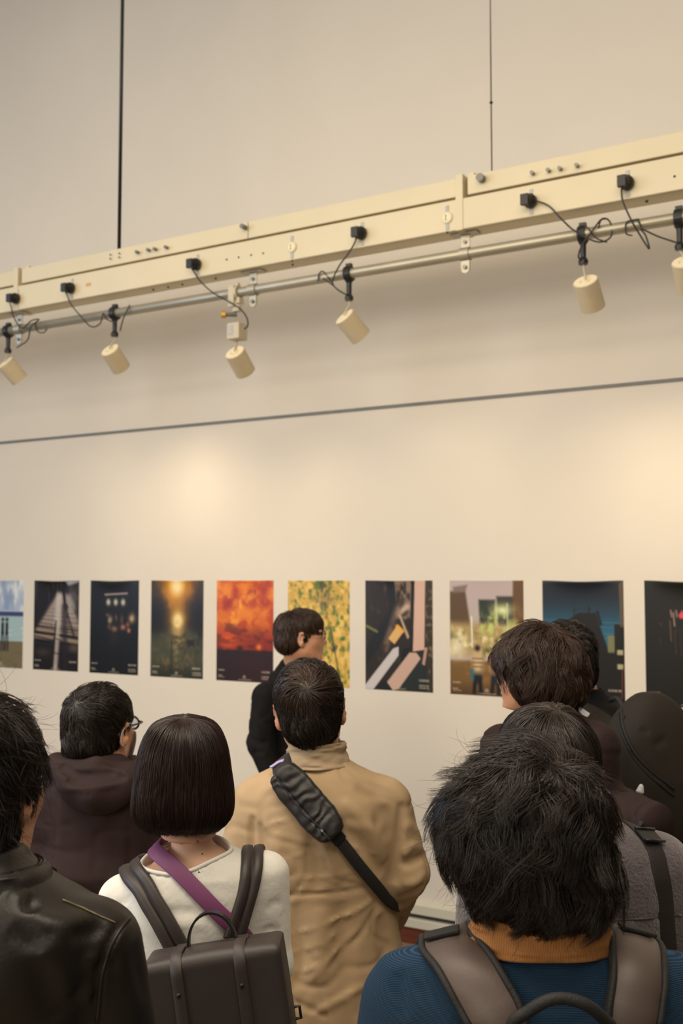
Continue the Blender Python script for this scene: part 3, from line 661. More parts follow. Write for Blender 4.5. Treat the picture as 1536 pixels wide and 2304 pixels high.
def hand_f(w, d, palm, side, s=1.0, curl=.5):
    """w wrist point, d hand direction, palm = palm normal, side = direction of the thumb"""
    d = nrm(np.array(d, float)); palm = nrm(np.array(palm, float) - d * (np.array(palm, float) @ d)); sd = np.cross(d, palm)
    if sd @ np.array(side, float) < 0: sd = -sd
    w = np.array(w, float); fs = []
    pc = w + d * .045 * s
    fs.append(ell(pc, (.042 * s, .014 * s, .050 * s), np.stack([sd, palm, d], 1)))
    fs.append(rcone(w - d * .03, w + d * .02 * s, .024 * s, .024 * s))
    for k, (o, L) in enumerate(((.030, .070), (.010, .078), (-.010, .072), (-.029, .056))):
        p = w + d * .082 * s + sd * o * s; a = 0; r = .0088 * s
        for j, l in enumerate((.45, .30, .25)):
            a += curl * (.35 + .25 * j); dd = d * math.cos(a) + palm * math.sin(a); q = p + dd * L * l * s; fs.append(rcone(p, q, r, r * .93)); p = q; r *= .93
    p = w + d * .025 * s + sd * .026 * s; dd = nrm(sd * .75 + d * .8 + palm * .25); q = p + dd * .038 * s; fs.append(rcone(p, q, .013 * s, .0105 * s)); q2 = q + nrm(dd + d * .6 + palm * .3 - sd * .3) * .03 * s; fs.append(rcone(q, q2, .0105 * s, .009 * s))
    return union(fs, .007)
def legs(hipz, hx, foot_y=0.0):
    kz, az = hipz * .54, .09; L = []
    for sg in (-1, 1):
        L.append(((sg * hx, 0, hipz), (sg * (hx + .005), .015, kz), (sg * (hx + .01), -.005, az)))
    return L
def body_mesh(p, torso, arms, hipz, hx=.09, shrink=.022, neckbase=None, neck_r=.056, hands=True, h=.005, extra=None, clip=None):
    """one continuous skin surface: head, neck, torso, arms with hands, legs"""
    hf = p.head_f(); nb = neckbase if neckbase is not None else p.hc + np.array([0, -.06, -.22])
    nf = p.neck_f(nb, neck_r)
    legf = []
    for a, b, c in legs(hipz, hx):
        legf += [rcone(a, b, .078, .052), rcone(b, c, .050, .036)]
        ft = np.array(c) + [0, .02, -.045]; legf += [rcone(ft + [0, -.03, 0], ft + [0, .12, -.01], .030, .024)]
    pel = ell((0, 0, hipz + .04), (.15, .10, .13))
    armf = []; hf2 = []
    for A in arms:
        (a, b, c), (ra, rb, rc) = A[0], A[1]
        armf += [rcone(a, b, max(ra - shrink, .035), max(rb - shrink, .030)), rcone(b, c, max(rb - shrink, .032), .023)]
        if hands:
            dr = nrm(np.array(c) - np.array(b)); pn = A[2] if len(A) > 2 else (-np.sign(a[0]), 0.2, 0); sd = A[3] if len(A) > 3 else (0, 1, 0.2)
            hf2.append(hand_f(np.array(c) + dr * (A[4] if len(A) > 4 else .01), dr, pn, sd, 1.0, A[5] if len(A) > 5 else .5))
    lf = union(legf + [pel], .04); af = union(armf, .03) if armf else None
    def F(P):
        d = smin(hf(P), nf(P), .03)
        t = torso(P) + shrink; t = smin(t, lf(P), .05); 
        if af is not None: t = smin(t, af(P), .035)
        for q in hf2: t = smin(t, q(P), .012)
        d = smin(d, t, .03)
        if clip is not None:
            cd_ = smax(d, clip[0](P) + clip[2], .004); m_ = P[:, 2] < clip[1]
            for A in arms:
                if len(A) < 6: m_ &= np.linalg.norm(P - np.array(A[0][2]), axis=1) > .21
            d = np.where(m_, cd_, d)
        return d
    pts = np.array([q for A in arms for q in A[0]] + [p.hc])
    lo = np.minimum(pts.min(0) - .22, [-.24, -.17, 0]); hi = np.maximum(pts.max(0) + .16, [.24, .22, 0]); lo[2] = .0; hi[2] = p.hc[2] + .14
    V, Q = surf(F, lo, hi, h)
    ob = p.add('body', V, Q, p.skin)
    for sg in (-1, 1):
        c = p.T((sg * .032, .0795, .004)); g = Geo(); ax = p.HM @ np.array([0, 1.0, 0]); g.tube([c + ax * .0105, c + ax * .0132], [.0062, .0035], 12); g.build('iris', M_eye, ob, smooth=True)
    # shoes
    for a, b, c in legs(hipz, hx):
        ft = np.array(c) + [0, .02, -.045]
        sh = union([rcone(ft + [0, -.045, .008], ft + [0, .13, -.002], .042, .036), rcone(ft + [0, -.03, .02], ft + [0, -.03, .07], .044, .042)], .03)
        fz = lambda P, sh=sh: smax(sh(P), .012 - P[:, 2], .004)
        V, Q = surf(fz, ft + [-.07, -.11, -.05], ft + [.07, .19, .10], .007); so = p.add('shoe', V, Q, M_shoe)
        g = Geo(); t = np.linspace(0, 2 * math.pi, 25)[:-1]
        ring = [(ft[0] + .043 * math.cos(q) * (1 if math.sin(q) < 0 else .93), ft[1] + .042 + .132 * math.sin(q)) for q in t]
        g.add([(x, y, 0) for x, y in ring] + [(x, y, .022) for x, y in ring], [tuple(range(23, -1, -1)), tuple(range(24, 48))] + [(j, (j + 1) % 24, 24 + (j + 1) % 24, 24 + j) for j in range(24)])
        g.build('sole', M_sole, so)
    return F
def trousers(p, hipz, hx, m, w=.155, waist=None, inside=None):
    legf = []
    for a, b, c in legs(hipz, hx): legf += [rcone(a, b, .098, .076), rcone(b, np.array(c) - [0, 0, .03], .075, .066)]
    f0 = union(legf + [ell((0, 0, hipz + .04), (w + .02, .125, .15))], .04)
    wz = waist or hipz + .14
    def F(P):
        d = smax(smax(f0(P) + .006 * fbm(P * [9, 9, 5], 5, 2), P[:, 2] - wz, .004), .045 - P[:, 2], .004)
        if inside is not None: d = np.where(P[:, 2] > inside.zz[0] + .0, smax(d, inside(P) + .016, .004), d)
        return d
    V, Q = surf(F, (-.28, -.22, .03), (.28, .22, wz + .02), .012); return p.add('trousers', V, Q, m)
def biggest(V, Q, n=400):
    L = np.arange(len(V))
    for _ in range(400):
        m = L[Q].min(1); N = L.copy(); np.minimum.at(N, Q.ravel(), np.repeat(m, 4)); N = N[N]
        if (N == L).all(): break
        L = N
    c = np.bincount(L, minlength=len(V)); k = c[L] > n; Q = Q[k[Q].all(1)]; idx = np.cumsum(k) - 1
    return V[k], idx[Q]
def crease_f(f, pts_list):
    """pts_list: (points, amp, width) grooves (amp<0) or ridges (amp>0) pressed into a surface"""
    segs = []
    for pts, amp, w in pts_list:
        pts = catmull(pts, 4) if len(pts) > 2 else np.asarray(pts)
        for i in range(len(pts) - 1):
            segs.append((pts[i], pts[i + 1], amp, w))
    lines = {}
    def F(P):
        d = f(P)
        for pts, amp, w in pts_list:
            q = catmull(pts, 4) if len(pts) > 2 else np.asarray(pts)
            lo = q.min(0) - 3 * w; hi = q.max(0) + 3 * w; m = ((P > lo) & (P < hi)).all(1)
            if not m.any(): continue
            X = P[m]; best = np.full(len(X), 9.0); bt = np.zeros(len(X)); n = len(q) - 1
            for i in range(n):
                ab = q[i + 1] - q[i]; t = np.clip(((X - q[i]) @ ab) / (ab @ ab + 1e-12), 0, 1); dd = np.linalg.norm(X - q[i] - t[:, None] * ab, axis=1)
                k = dd < best; best[k] = dd[k]; bt[k] = (i + t[k]) / n
            d[m] -= amp * np.exp(-(best / w) ** 2) * np.sin(np.clip(bt, .0, 1) * math.pi) ** .6
        return d
    return F
def strap(name, pts, f, w, th, off, m, parent, closed=False, prof=None, n=10, level_it=5, widths=None, smooth=True):
    """a band laid over surface f along pts"""
    P = catmull(pts, n); P = project(f, P, off, level_it)
    for _ in range(4): P[1:-1] = (P[:-2] + 2 * P[1:-1] + P[2:]) / 4
    G = grad(f, P, .01); N = nrm(G)
    for _ in range(6): N[1:-1] = nrm(N[:-2] + N[1:-1] + N[2:])
    T = nrm(np.gradient(P, axis=0)); S = nrm(np.cross(T, N)); N = nrm(np.cross(S, T))
    if prof is None: prof = [(-.5, 0), (-.5, .6), (-.44, 1), (0, 1.05), (.44, 1), (.5, .6), (.5, 0)]
    prof = np.array(prof); K = len(prof); V = []
    W_ = np.full(len(P), w) if widths is None else np.interp(np.linspace(0, 1, len(P)), np.linspace(0, 1, len(widths)), widths)
    for i in range(len(P)):
        for a, b in prof: V.append(P[i] + S[i] * a * W_[i] + N[i] * b * th)
    Fc = [(i * K + j, (i + 1) * K + j, (i + 1) * K + (j + 1) % K, i * K + (j + 1) % K) for i in range(len(P) - 1) for j in range(K)]
    Fc += [tuple(range(K)), tuple(range((len(P) - 1) * K + K - 1, (len(P) - 1) * K - 1, -1))]
    o = link_mesh(name, V, Fc, m, parent, smooth)
    return o, P, N, S
def ribbon_free(name, P, S, w, th, m, parent, smooth=False):
    """a band through free space: centreline P, side vectors S"""
    P = np.asarray(P, float); S = nrm(np.broadcast_to(np.asarray(S, float), P.shape)); T = nrm(np.gradient(P, axis=0)); N = nrm(np.cross(S, T)); V = []
    for i in range(len(P)):
        for a, b in ((-.5, -.5), (-.5, .5), (.5, .5), (.5, -.5)): V.append(P[i] + S[i] * a * w + N[i] * b * th)
    Fc = [(i * 4 + j, (i + 1) * 4 + j, (i + 1) * 4 + (j + 1) % 4, i * 4 + (j + 1) % 4) for i in range(len(P) - 1) for j in range(4)] + [(0, 1, 2, 3), tuple(len(P) * 4 - 1 - j for j in range(4))]
    return link_mesh(name, V, Fc, m, parent, smooth)
def seam(name, pts, f, m, parent, r=.0016, off=.0008, n=8):
    P = project(f, catmull(pts, n), off, 4); return Geo().tube(P, r, 6).build(name, m, parent, smooth=True)
def collar(p, name, c, rows, m, gap=.5, th=.004, tilt=0.0, n=72, wob=0.0, seed=0, parent=None):
    """rows: (z, a, b, cy) rings around centre c, opening of `gap` rad at the front"""
    t = np.linspace(math.pi / 2 + gap, math.pi / 2 + 2 * math.pi - gap, n); V = []
    rr = np.array(rows, float); zz = np.linspace(0, len(rows) - 1, 5 * (len(rows) - 1) + 1); K = len(zz)
    R = np.stack([np.interp(zz, np.arange(len(rows)), rr[:, i]) for i in range(4)], 1)
    for sgn in (0, 1):
        for i, q in enumerate(t):
            for k, (z, a, b, cy) in enumerate(R):
                e = wob * vnoise(np.array([[math.cos(q) * 3, math.sin(q) * 3, k * .5 + seed]]), seed)[0]
                aa, bb = a + sgn * th + e, b + sgn * th + e
                V.append((c[0] + aa * math.cos(q), c[1] + cy + bb * math.sin(q), c[2] + z + tilt * bb * math.sin(q)))
    V = np.array(V); o = n * K; Fc = []
    for i in range(n - 1):
        for k in range(K - 1):
            a, b, cc, d = i * K + k, (i + 1) * K + k, (i + 1) * K + k + 1, i * K + k + 1
            Fc += [(a, d, cc, b), (o + a, o + b, o + cc, o + d)]
        Fc += [(i * K, (i + 1) * K, o + (i + 1) * K, o + i * K), (i * K + K - 1, o + i * K + K - 1, o + (i + 1) * K + K - 1, (i + 1) * K + K - 1)]
    for k in range(K - 1):
        Fc += [(k, o + k, o + k + 1, k + 1), ((n - 1) * K + k, (n - 1) * K + k + 1, o + (n - 1) * K + k + 1, o + (n - 1) * K + k)]
    return p.add(name, V, Fc, m, parent=parent or p.root)
def garment(p, name, torso, arms, m, hem, h=.007, fold=.004, fscale=(7, 7, 4), seed=1, hole=None, wr=0.0, creases=(), ktors=.035, extra=None, cuff=True, post=None, top=None):
    """shirt or jacket; hole = (cx, cy, a, b, shear) opening for the neck"""
    armf = []
    for A in arms:
        (a, b, c), (ra, rb, rc) = A[0], A[1]; armf += [union([rcone(a, b, ra, rb), rcone(b, c, rb, rc)], .02)]
    ends = [(np.array(A[0][2]), nrm(np.array(A[0][2]) - np.array(A[0][1]))) for A in arms]
    def F0(P):
        d = torso(P)
        for a in armf: d = smin(d, a(P), ktors)
        return d
    def F(P):
        d = F0(P)
        if extra is not None: d = extra(P, d)
        if fold: d = d + fold * fbm(P * fscale, seed, 3) + fold * .35 * fbm(P * [18, 18, 10], seed + 9, 2)
        if wr:
            for sc_, sd_ in (((6, 6, 10), 31), ((9, 9, 5), 47)):
                nn_ = fbm(P * sc_, seed + sd_, 2); d = d + wr * (np.exp(-(nn_ / .07) ** 2) - .3 * np.exp(-((nn_ - .13) / .08) ** 2))
        for c, n in ends:
            q = (P - c) @ n; r = np.linalg.norm(P - c, axis=1); d = np.where(r < .082, smax(d, q + .0, .006), d)
        d = smax(d, hem - P[:, 2], .006)
        if hole is not None:
            cx, cy, a, b = hole[:4]; k = np.sqrt(((P[:, 0] - cx) / a) ** 2 + ((P[:, 1] - cy) / b) ** 2); hd = (k - 1) * min(a, b)
            hd = np.where(P[:, 2] > hole[4], hd, 1.0); d = smax(d, -hd, .003)
        return d
    FF = crease_f(F, creases) if creases else F
    pts = np.array([q for A in arms for q in A[0]]); zt_ = top if top else torso.zz[-1] + .02
    tw = np.max(torso.T[2]) + .05; tb = np.max(torso.T[3]) + .05; cx, cy = np.mean(torso.T[0]), np.mean(torso.T[1])
    lo = np.array([cx - tw - .03, cy - tb - .03, hem - .01]); hi = np.array([cx + tw + .03, cy + tb + .03, zt_])
    if len(pts): lo = np.minimum(lo, pts.min(0) - .1); hi = np.maximum(hi, pts.max(0) + .1)
    lo[2] = min(hem - .02, pts[:, 2].min() - .06 if len(pts) else 9); hi[2] = zt_
    V, Q = surf(FF, lo, hi, h); V, Q = biggest(V, Q)
    o = p.add(name, V, Q, m)
    return o, FF, F0

# ------------------------------------------------------------------ hair
def hair_mesh(p, name, shape, region, whorl, m, n=6000, L=.07, K=10, r=.0005, base_h=.004, grav=1.0, gspan=.10, swirl=0., wind=(0, 0, 0), wave=0., wfreq=2., clump=0., nclump=200,
              lift=0., depth=.006, seed=1, tintvar=.35, tiplift=0., noise=.25, lvar=.3, lfun=None, tintf=None, box=.2, rough_root=.004, fly=0, flyL=.05, flycurl=1., hang=True, flyreg=None, part=None):
    """hair volume plus modelled locks. everything in the head frame"""
    r_ = np.random.default_rng(seed)
    def base(P): return smax(shape(P) + depth * .8, region(P), .01)
    V, Q = surf(base, (-box, -box, -box - .06), (box, box, box), base_h)
    sel = (np.abs(shape(V) + depth * .8) < .003) & (region(V) < .004); S0 = V[sel]
    S0 = S0[r_.integers(0, len(S0), n)] + r_.normal(0, base_h * .5, (n, 3))
    S0 = project(shape, S0, -depth * .8, 3)
    whorl = np.array(whorl, float); wind = np.array(wind, float)
    N_ = n; P = S0.copy(); path = [P.copy()]; Ls = L * (1 + lvar * r_.uniform(-1, 1, N_))
    if lfun is not None: Ls = Ls * lfun(S0)
    offs = r_.uniform(-.6, .5, N_) * depth; ph = r_.uniform(0, 6.28, N_); jit = r_.normal(0, 1, (N_, 3)) * noise
    fr = wfreq * (1 + .3 * r_.uniform(-1, 1, N_)); prev = None
    cid = None
    if clump:
        gi = r_.choice(N_, nclump, replace=False); D2 = ((S0[:, None, :] - S0[None, gi, :]) ** 2).sum(-1) if N_ * nclump < 6e6 else None
        if D2 is None:
            cid = np.concatenate([((S0[s:s + 2000, None, :] - S0[None, gi, :]) ** 2).sum(-1).argmin(1) for s in range(0, N_, 2000)])
        else: cid = D2.argmin(1)
        cid = gi[cid]; ph = ph[cid] + r_.normal(0, .4, N_); fr = fr[cid]; offs = .5 * offs + .5 * offs[cid]; jit = .5 * jit + .7 * jit[cid]; Ls = .75 * Ls[cid] + .25 * Ls
    for k in range(K):
        t = (k + 1) / K; Nn = nrm(grad(shape, P, .004))
        v = P - whorl if part is None else part(P)
        v = v - Nn * (v * Nn).sum(1)[:, None]; dist = np.linalg.norm(v, axis=1); v = nrm(v)
        if swirl: v = nrm(v + swirl * np.cross(Nn, v))
        dn_ = np.array([0, 0, -1.0]) - Nn * Nn[:, 2:3] * -1.0; 
        g_ = np.clip(dist / gspan, 0, 1)[:, None] * grav
        dd = v * (1 - np.clip(g_, 0, 1) * .85) + dn_ * g_ + (wind - Nn * (Nn @ wind)[:, None]) + (jit - Nn * (jit * Nn).sum(1)[:, None])
        if wave: dd = nrm(dd) + np.cross(Nn, nrm(dd)) * (wave * np.sin(ph + fr * t * 6.28))[:, None]
        dd = nrm(dd)
        if prev is not None: dd = nrm(dd + .6 * prev)
        prev = dd
        P = P + dd * (Ls / K)[:, None]
        tgt = -depth * .8 + (offs + depth * .8) * min(1, t * 2.5) + lift * t * t + tiplift * (t ** 3) * (1 + .8 * np.sin(ph * 3))
        if wave: tgt = tgt + .25 * wave * depth * np.sin(ph * 1.7 + fr * t * 6.28)
        Nn = nrm(grad(shape, P, .004)); sv = shape(P)
        pull = np.where(sv - tgt > 0, .9 if hang else .5, .9)
        P = P - Nn * (np.clip((sv - tgt) * pull, -.03, .03))[:, None]
        path.append(P.copy())
    X = np.stack(path, 1)
    if clump:
        t = (np.linspace(0, 1, K + 1) ** 1.2 * clump)[None, :, None]; X = X * (1 - t) + (X[cid] + (X[:, :1] - X[cid, :1]) * .25) * t
    Rr = r * (1 + .4 * r_.uniform(-1, 1, N_))
    tint = np.clip(1 + tintvar * r_.normal(0, 1, N_), .3, 2.4)[:, None] * np.ones(3)
    if tintf is not None: tint = tint * tintf(S0, r_)
    if fly:
        c = flyreg(S0) if flyreg is not None else np.ones(len(S0), bool); ids = r_.choice(np.where(c)[0], fly); A = X[ids, K // 2]; Nn = nrm(grad(shape, A, .004)); tg = nrm(X[ids, K // 2 + 1] - A)
        d = nrm(Nn * r_.uniform(.2, .9, (fly, 1)) + tg * r_.uniform(.2, 1, (fly, 1)) + wind * 1.5 + r_.normal(0, .25, (fly, 3))); P = A.copy(); pp = [P.copy()]; LL = flyL * r_.uniform(.4, 1.3, fly); ax = nrm(np.cross(d, Nn) + r_.normal(0, .4, (fly, 3))); an = flycurl * r_.uniform(-.6, 1.3, fly) / K
        for k in range(K):
            cth, sth = np.cos(an)[:, None], np.sin(an)[:, None]; d = d * cth + np.cross(ax, d) * sth + ax * (ax * d).sum(1)[:, None] * (1 - cth); d = nrm(d + [0, 0, -.02]); P = P + d * (LL / K)[:, None]; pp.append(P.copy())
        X = np.concatenate([X, np.stack(pp, 1)]); Rr = np.concatenate([Rr, np.full(fly, r * .45)]); tint = np.concatenate([tint, np.ones((fly, 3)) * .8]); N_ += fly
    X = p.hc + (X * p.hs) @ p.HM.T
    T = nrm(np.gradient(X, axis=1)); ref = nrm(X - p.hc); S = nrm(np.cross(T, ref)); B = np.cross(T, S)
    tt = np.linspace(0, 1, K + 1); rad = Rr[:, None] * (1 - .85 * tt ** 4)[None]
    ring = []
    for j in range(3):
        a = 2 * math.pi * j / 3 + .5; ring.append(X + (S * math.cos(a) + B * math.sin(a)) * rad[..., None])
    VV = np.stack(ring, 2).reshape(-1, 3)
    b_ = (np.arange(N_)[:, None] * (K + 1) + np.arange(K)[None]) * 3; b_ = b_.ravel()
    Fs = np.concatenate([np.stack([b_ + j, b_ + (j + 1) % 3, b_ + 3 + (j + 1) % 3, b_ + 3 + j], 1) for j in range(3)])
    col = np.repeat(tint, (K + 1) * 3, axis=0)
    Vb = p.hc + (V * p.hs) @ p.HM.T
    cb = np.ones((len(Vb), 3)) * .55
    allV = np.concatenate([Vb, VV]); allF = np.concatenate([Q, Fs + len(Vb)]); allC = np.concatenate([cb, col])
    return p.add(name, allV, allF, m, vcol=allC)
def hairmat(name, col, rough=.38, spec=.5):
    return mat(name, col, rough, vcol=True, spec=spec)
def U_(*fs, k=.03): return union(list(fs), k)
def hairline(P, back=-.085, ear=.004, front=.045, ydrop=-.03, side=0.0):
    """positive below the hairline (outside the hair)"""
    y = P[:, 1]; z = np.interp(y, [-.12, ydrop - .012, ydrop + .010, .035, .06, .085, .12], [back, back, ear - .03, ear, front - .01, front, front + .02])
    return z - P[:, 2]
# ------------------------------------------------------------------ materials for clothes
M_tan = mat('tan_cotton', (184, 156, 120), .85, var=.08, vscale=7, bump=.3, bscale=26)
M_tan_in = mat('tan_cotton_collar', (176, 152, 122), .85, var=.08, vscale=9, bump=.2, bscale=30)
M_navy = mat('dark_trousers', (34, 34, 40), .85, var=.15, bump=.2, bscale=30)
M_white = mat('white_knit', (232, 228, 218), .9, var=.04, vscale=30, bump=.35, bscale=70, sheen=.3)
M_brown = mat('dark_brown_cotton', (52, 38, 38), .8, var=.2, vscale=6, bump=.25, bscale=25, spec=.2)
M_leather = mat('black_leather', (30, 24, 19), .45, var=.2, vscale=5, bump=.12, bscale=150, spec=.45)
M_bag = mat('brown_leather_matt', (58, 50, 47), .5, var=.08, vscale=4, bump=.05, bscale=90, spec=.5)
M_bag_edge = mat('dark_leather_edge', (28, 25, 26), .45, var=.1)
M_purple = mat('purple_strap', (126, 66, 108), .6, var=.06, vscale=10)
M_cord = mat('blue_corduroy', (20, 70, 106), .9, rib=('Z', 175, .8, (6, 28, 48), .15))
M_cordcol = mat('ochre_corduroy', (186, 130, 74), .85, rib=('X', 150, .4, (150, 94, 42), .5))
M_fleece = mat('grey_fleece', (92, 82, 86), .95, var=.18, vscale=60, bump=.9, bscale=190, sheen=.5)
M_fleece2 = mat('dark_fleece', (58, 52, 56), .95, var=.18, vscale=60, bump=.8, bscale=190, sheen=.4)
M_nylon = mat('black_nylon', (34, 30, 30), .5, var=.2, vscale=9, bump=.3, bscale=30, spec=.5)
M_web = mat('dark_webbing', (30, 28, 28), .7, var=.1, bump=.3, bscale=260)
M_webb = mat('brown_webbing', (48, 42, 40), .75, var=.1, bump=.3, bscale=260)
M_blackcl = mat('black_cloth', (24, 22, 22), .85, var=.2, vscale=6, bump=.2, bscale=24, spec=.2)
M_navycl = mat('navy_black_cloth', (26, 26, 34), .8, var=.2, vscale=6, bump=.2, bscale=24, spec=.2)
M_olive = mat('charcoal_canvas', (48, 43, 38), .8, var=.12, vscale=9, bump=.2, bscale=40, spec=.2)
M_zip = mat('metal_zip', (150, 148, 144), .35, metal=.8, var=.1)
M_mask = mat('white_mask', (224, 226, 234), .8, var=.03, bump=.1, bscale=60)
M_frame = mat('dark_glasses_frame', (40, 30, 26), .3, var=.1)
M_lens = mat('glass_lens', (235, 240, 245), .05, trans=.95)
M_vio = mat('violet_reflective', (190, 170, 220), .4, var=.1)
M_phone = mat('white_plastic', (232, 232, 236), .4, var=.03)
M_paper = mat('white_paper', (236, 238, 244), .8, var=.03)
M_mole = mat('mole', (86, 48, 36), .7)
H_black = hairmat('black_hair', (40, 32, 28), .36)
H_bob = hairmat('dark_auburn_hair', (44, 28, 25), .34)
H_brown = hairmat('brown_hair', (62, 44, 34), .42)
H_near = hairmat('near_black_hair', (42, 33, 28), .32, .5)

def std_hair_shape(t=.012, top=.018, back=.014, side=.010):
    return U_(ell((0, -.012, .026 + top * .3), (.076 + side, .095 + back, .088 + top)), ell((0, -.035, -.03), (.068 + side, .070 + back, .060)), k=.03)

# ================================================================== TAN COAT MAN
p = Person('person in a tan coat with a black sling bag across the back, hands in front', 2.65, (697, 1598), 2, 2.62, 712, 0, roll=-5)
rows = [p.row(1668, 668, 762, .058), p.row(1700, 655, 774, .064), p.row(1718, 632, 800, .075), p.row(1734, 596, 838, .088), p.row(1756, 566, 872, .10), p.row(1790, 552, 893, .115, .0),
        p.row(1835, 547, 896, .125), p.row(1900, 548, 893, .13), p.row(2000, 543, 884, .13), p.row(2100, 528, 898, .14), p.row(2200, 512, 918, .15), p.row(2304, 500, 938, .16), (.55, 0.0, 0, .24, .18)]
T_tan = Loft(rows, 2.3)
sh = p.J(865, 1815); el_ = p.J(911, 1962, .0); wr = p.J(868, 2068, .16)
shl = p.J(578, 1818); ell_ = p.J(528, 1985); wrl = p.J(590, 2080, .18)
arms = [((sh, el_, wr), (.066, .056, .047), (-1, 0, 0), (0, 0, 1)), ((shl, ell_, wrl), (.066, .056, .047), (1, 0, 0), (0, 0, 1))]
body_mesh(p, T_tan, arms, .86, shrink=.026, neckbase=p.J(712, 1715, -.0) + [0, .0, 0], h=.0055)
trousers(p, .86, .095, M_navy, inside=T_tan)
af = lambda P: T_tan(P)
def hit_t(*pts): return p.hits(T_tan, pts)
F0t = lambda P: smin(smin(T_tan(P), union([rcone(sh, el_, .066, .056), rcone(el_, wr, .056, .047)], .02)(P), .035), union([rcone(shl, ell_, .066, .056), rcone(ell_, wrl, .056, .047)], .02)(P), .035)
H = lambda *a: p.hits(F0t, a)
cr = [(H((600, 2013), (680, 2012), (760, 2008), (815, 1998), (846, 1986)), -.0045, .005),
      (H((800, 1768), (862, 1830), (888, 1900), (884, 1985)), -.007, .016), (H((770, 1800), (830, 1862), (866, 1940)), .006, .014), (H((742, 1840), (812, 1900), (858, 1972)), -.006, .013),
      (H((720, 1880), (745, 1935), (762, 1990)), .006, .016), (H((690, 1900), (706, 1950), (716, 2004)), -.006, .018), (H((620, 1870), (626, 1940), (632, 2000)), .005, .020), (H((585, 1850), (592, 1900), (600, 1980)), -.006, .012),
      (H((568, 1836), (567, 1880), (570, 1930)), -.012, .008), (H((904, 1806), (903, 1830), (899, 1868), (893, 1925), (890, 1990)), -.013, .009), (H((912, 1850), (935, 1870), (948, 1905)), .006, .012),
      (H((905, 1925), (930, 1902), (957, 1920)), .008, .009), (H((900, 1945), (925, 1938), (952, 1925)), -.009, .010), (H((905, 1990), (935, 1985), (955, 1960)), .006, .010), (H((895, 2020), (925, 2010), (950, 1990)), -.007, .009), (H((890, 2045), (915, 2035), (940, 2010)), .006, .008),
      (H((650, 2105), (730, 2080), (800, 2050), (842, 2020)), .004, .006), (H((640, 2150), (720, 2125), (770, 2090)), .003, .005), (H((690, 2215), (760, 2140), (830, 2070)), .004, .007), (H((730, 2180), (800, 2110), (846, 2046)), -.004, .008),
      (H((650, 2190), (700, 2180), (740, 2150)), .003, .005), (H((700, 2285), (780, 2240), (850, 2200)), .005, .008), (H((640, 2240), (680, 2262), (740, 2290)), -.004, .008), (H((760, 2030), (772, 2120), (780, 2250)), -.007, .022), (H((660, 2030), (672, 2120), (668, 2250)), -.006, .02), (H((720, 2040), (724, 2120), (722, 2220)), .005, .02), (H((850, 2060), (868, 2150), (880, 2280)), -.008, .022),
      (H((575, 1868), (620, 1850), (660, 1842)), .0025, .004), (H((720, 1895), (790, 1905), (850, 1925)), .0025, .004), (H((640, 1935), (690, 1920), (740, 1930)), .002, .004), (H((660, 1978), (740, 1972), (800, 1958)), .0025, .004)]
coat, FT, _ = garment(p, 'coat', T_tan, arms, M_tan, .55, h=.0065, fold=.004, fscale=(8, 8, 5), seed=4, wr=.0022, creases=[(a_, b_ * 1.5, c_) for a_, b_, c_ in cr])
collar(p, 'coat_collar', p.J(713, 1700), [(-.026, .088, .078, 0), (-.012, .078, .072, 0), (.008, .069, .066, .0), (.022, .067, .065, 0), (.034, .064, .063, 0)], M_tan_in, gap=.35, th=.0045, tilt=-.05, wob=.004, seed=3)
hs = U_(ell((0, -.014, .038), (.086, .108, .091)), ell((0, -.048, -.032), (.068, .072, .060)), k=.03)
hair_mesh(p, 'hair', hs, lambda P: hairline(P, -.088, .012), (-.002, -.100, .060), H_black, n=7000, L=.060, K=9, r=.00075, grav=.75, gspan=.12, swirl=.5, clump=.45, nclump=500, noise=.22, depth=.009, lift=.0, seed=11, tintf=lambda S, r: 1 + np.exp(-((np.linalg.norm(S - np.array([0, -.10, .075]), axis=1)) / .035) ** 2)[:, None] * np.array([2.6, 1.7, 1.0]))  # warm tint round the whorl paints a brown sheen into the strands
tan = p; tanF = FT

# ---- sling bag on his back
sb = empty('sling_bag', p.o, p.yaw); tag(sb, 'black nylon sling bag worn across the tan coat', 'bag')
a = p.hit(FT, 637, 1742); b = p.hit(FT, 748, 1874); mid = p.hit(FT, 692, 1806)
ax = nrm(b - a); nn = nrm(grad(FT, mid[None], .02))[0]; nn = nrm(nn - ax * (nn @ ax)); sd = np.cross(ax, nn); MB = np.stack([ax, sd, nn], 1)
if sd[2] < 0: pass
cen = (a + b) / 2 + nn * .018
def bagf(P):
    Q = (P - cen) @ MB; q = Q.copy()
    u = Q[:, 0] / .105
    hw = .043 - .012 * np.clip(np.abs(u) - .45, 0, 1) ** 1.3 * 2.2
    x = np.abs(Q[:, 0]) - .098; y = np.abs(Q[:, 1]) - hw + .012; z = np.abs(Q[:, 2] - .0) - .020 + .012
    d = np.sqrt(np.maximum(x + .012, 0) ** 2 + np.maximum(y, 0) ** 2 + np.maximum(z, 0) ** 2) + np.minimum(np.maximum(np.maximum(x + .012, y), z), 0) - .012
    d = d - .006 * np.exp(-((Q[:, 1] - .0) / .02) ** 2) * (Q[:, 2] > 0)
    d = d + .0018 * np.sin(Q[:, 0] * 230 + 6 * vnoise(Q * 30, 3)) * np.exp(-((Q[:, 1] + .0) / .035) ** 2) + .002 * fbm(Q * 40, 7, 2)
    d = d + .004 * np.exp(-((Q[:, 1] - .016) / .0035) ** 2) * (Q[:, 2] > 0)
    return d
V, Q = surf(bagf, cen - .15, cen + .15, .0032); bag = link_mesh('pouch', V, Q, M_nylon, sb)
LP = lambda x, y, z: cen + MB @ np.array([x, y, z])
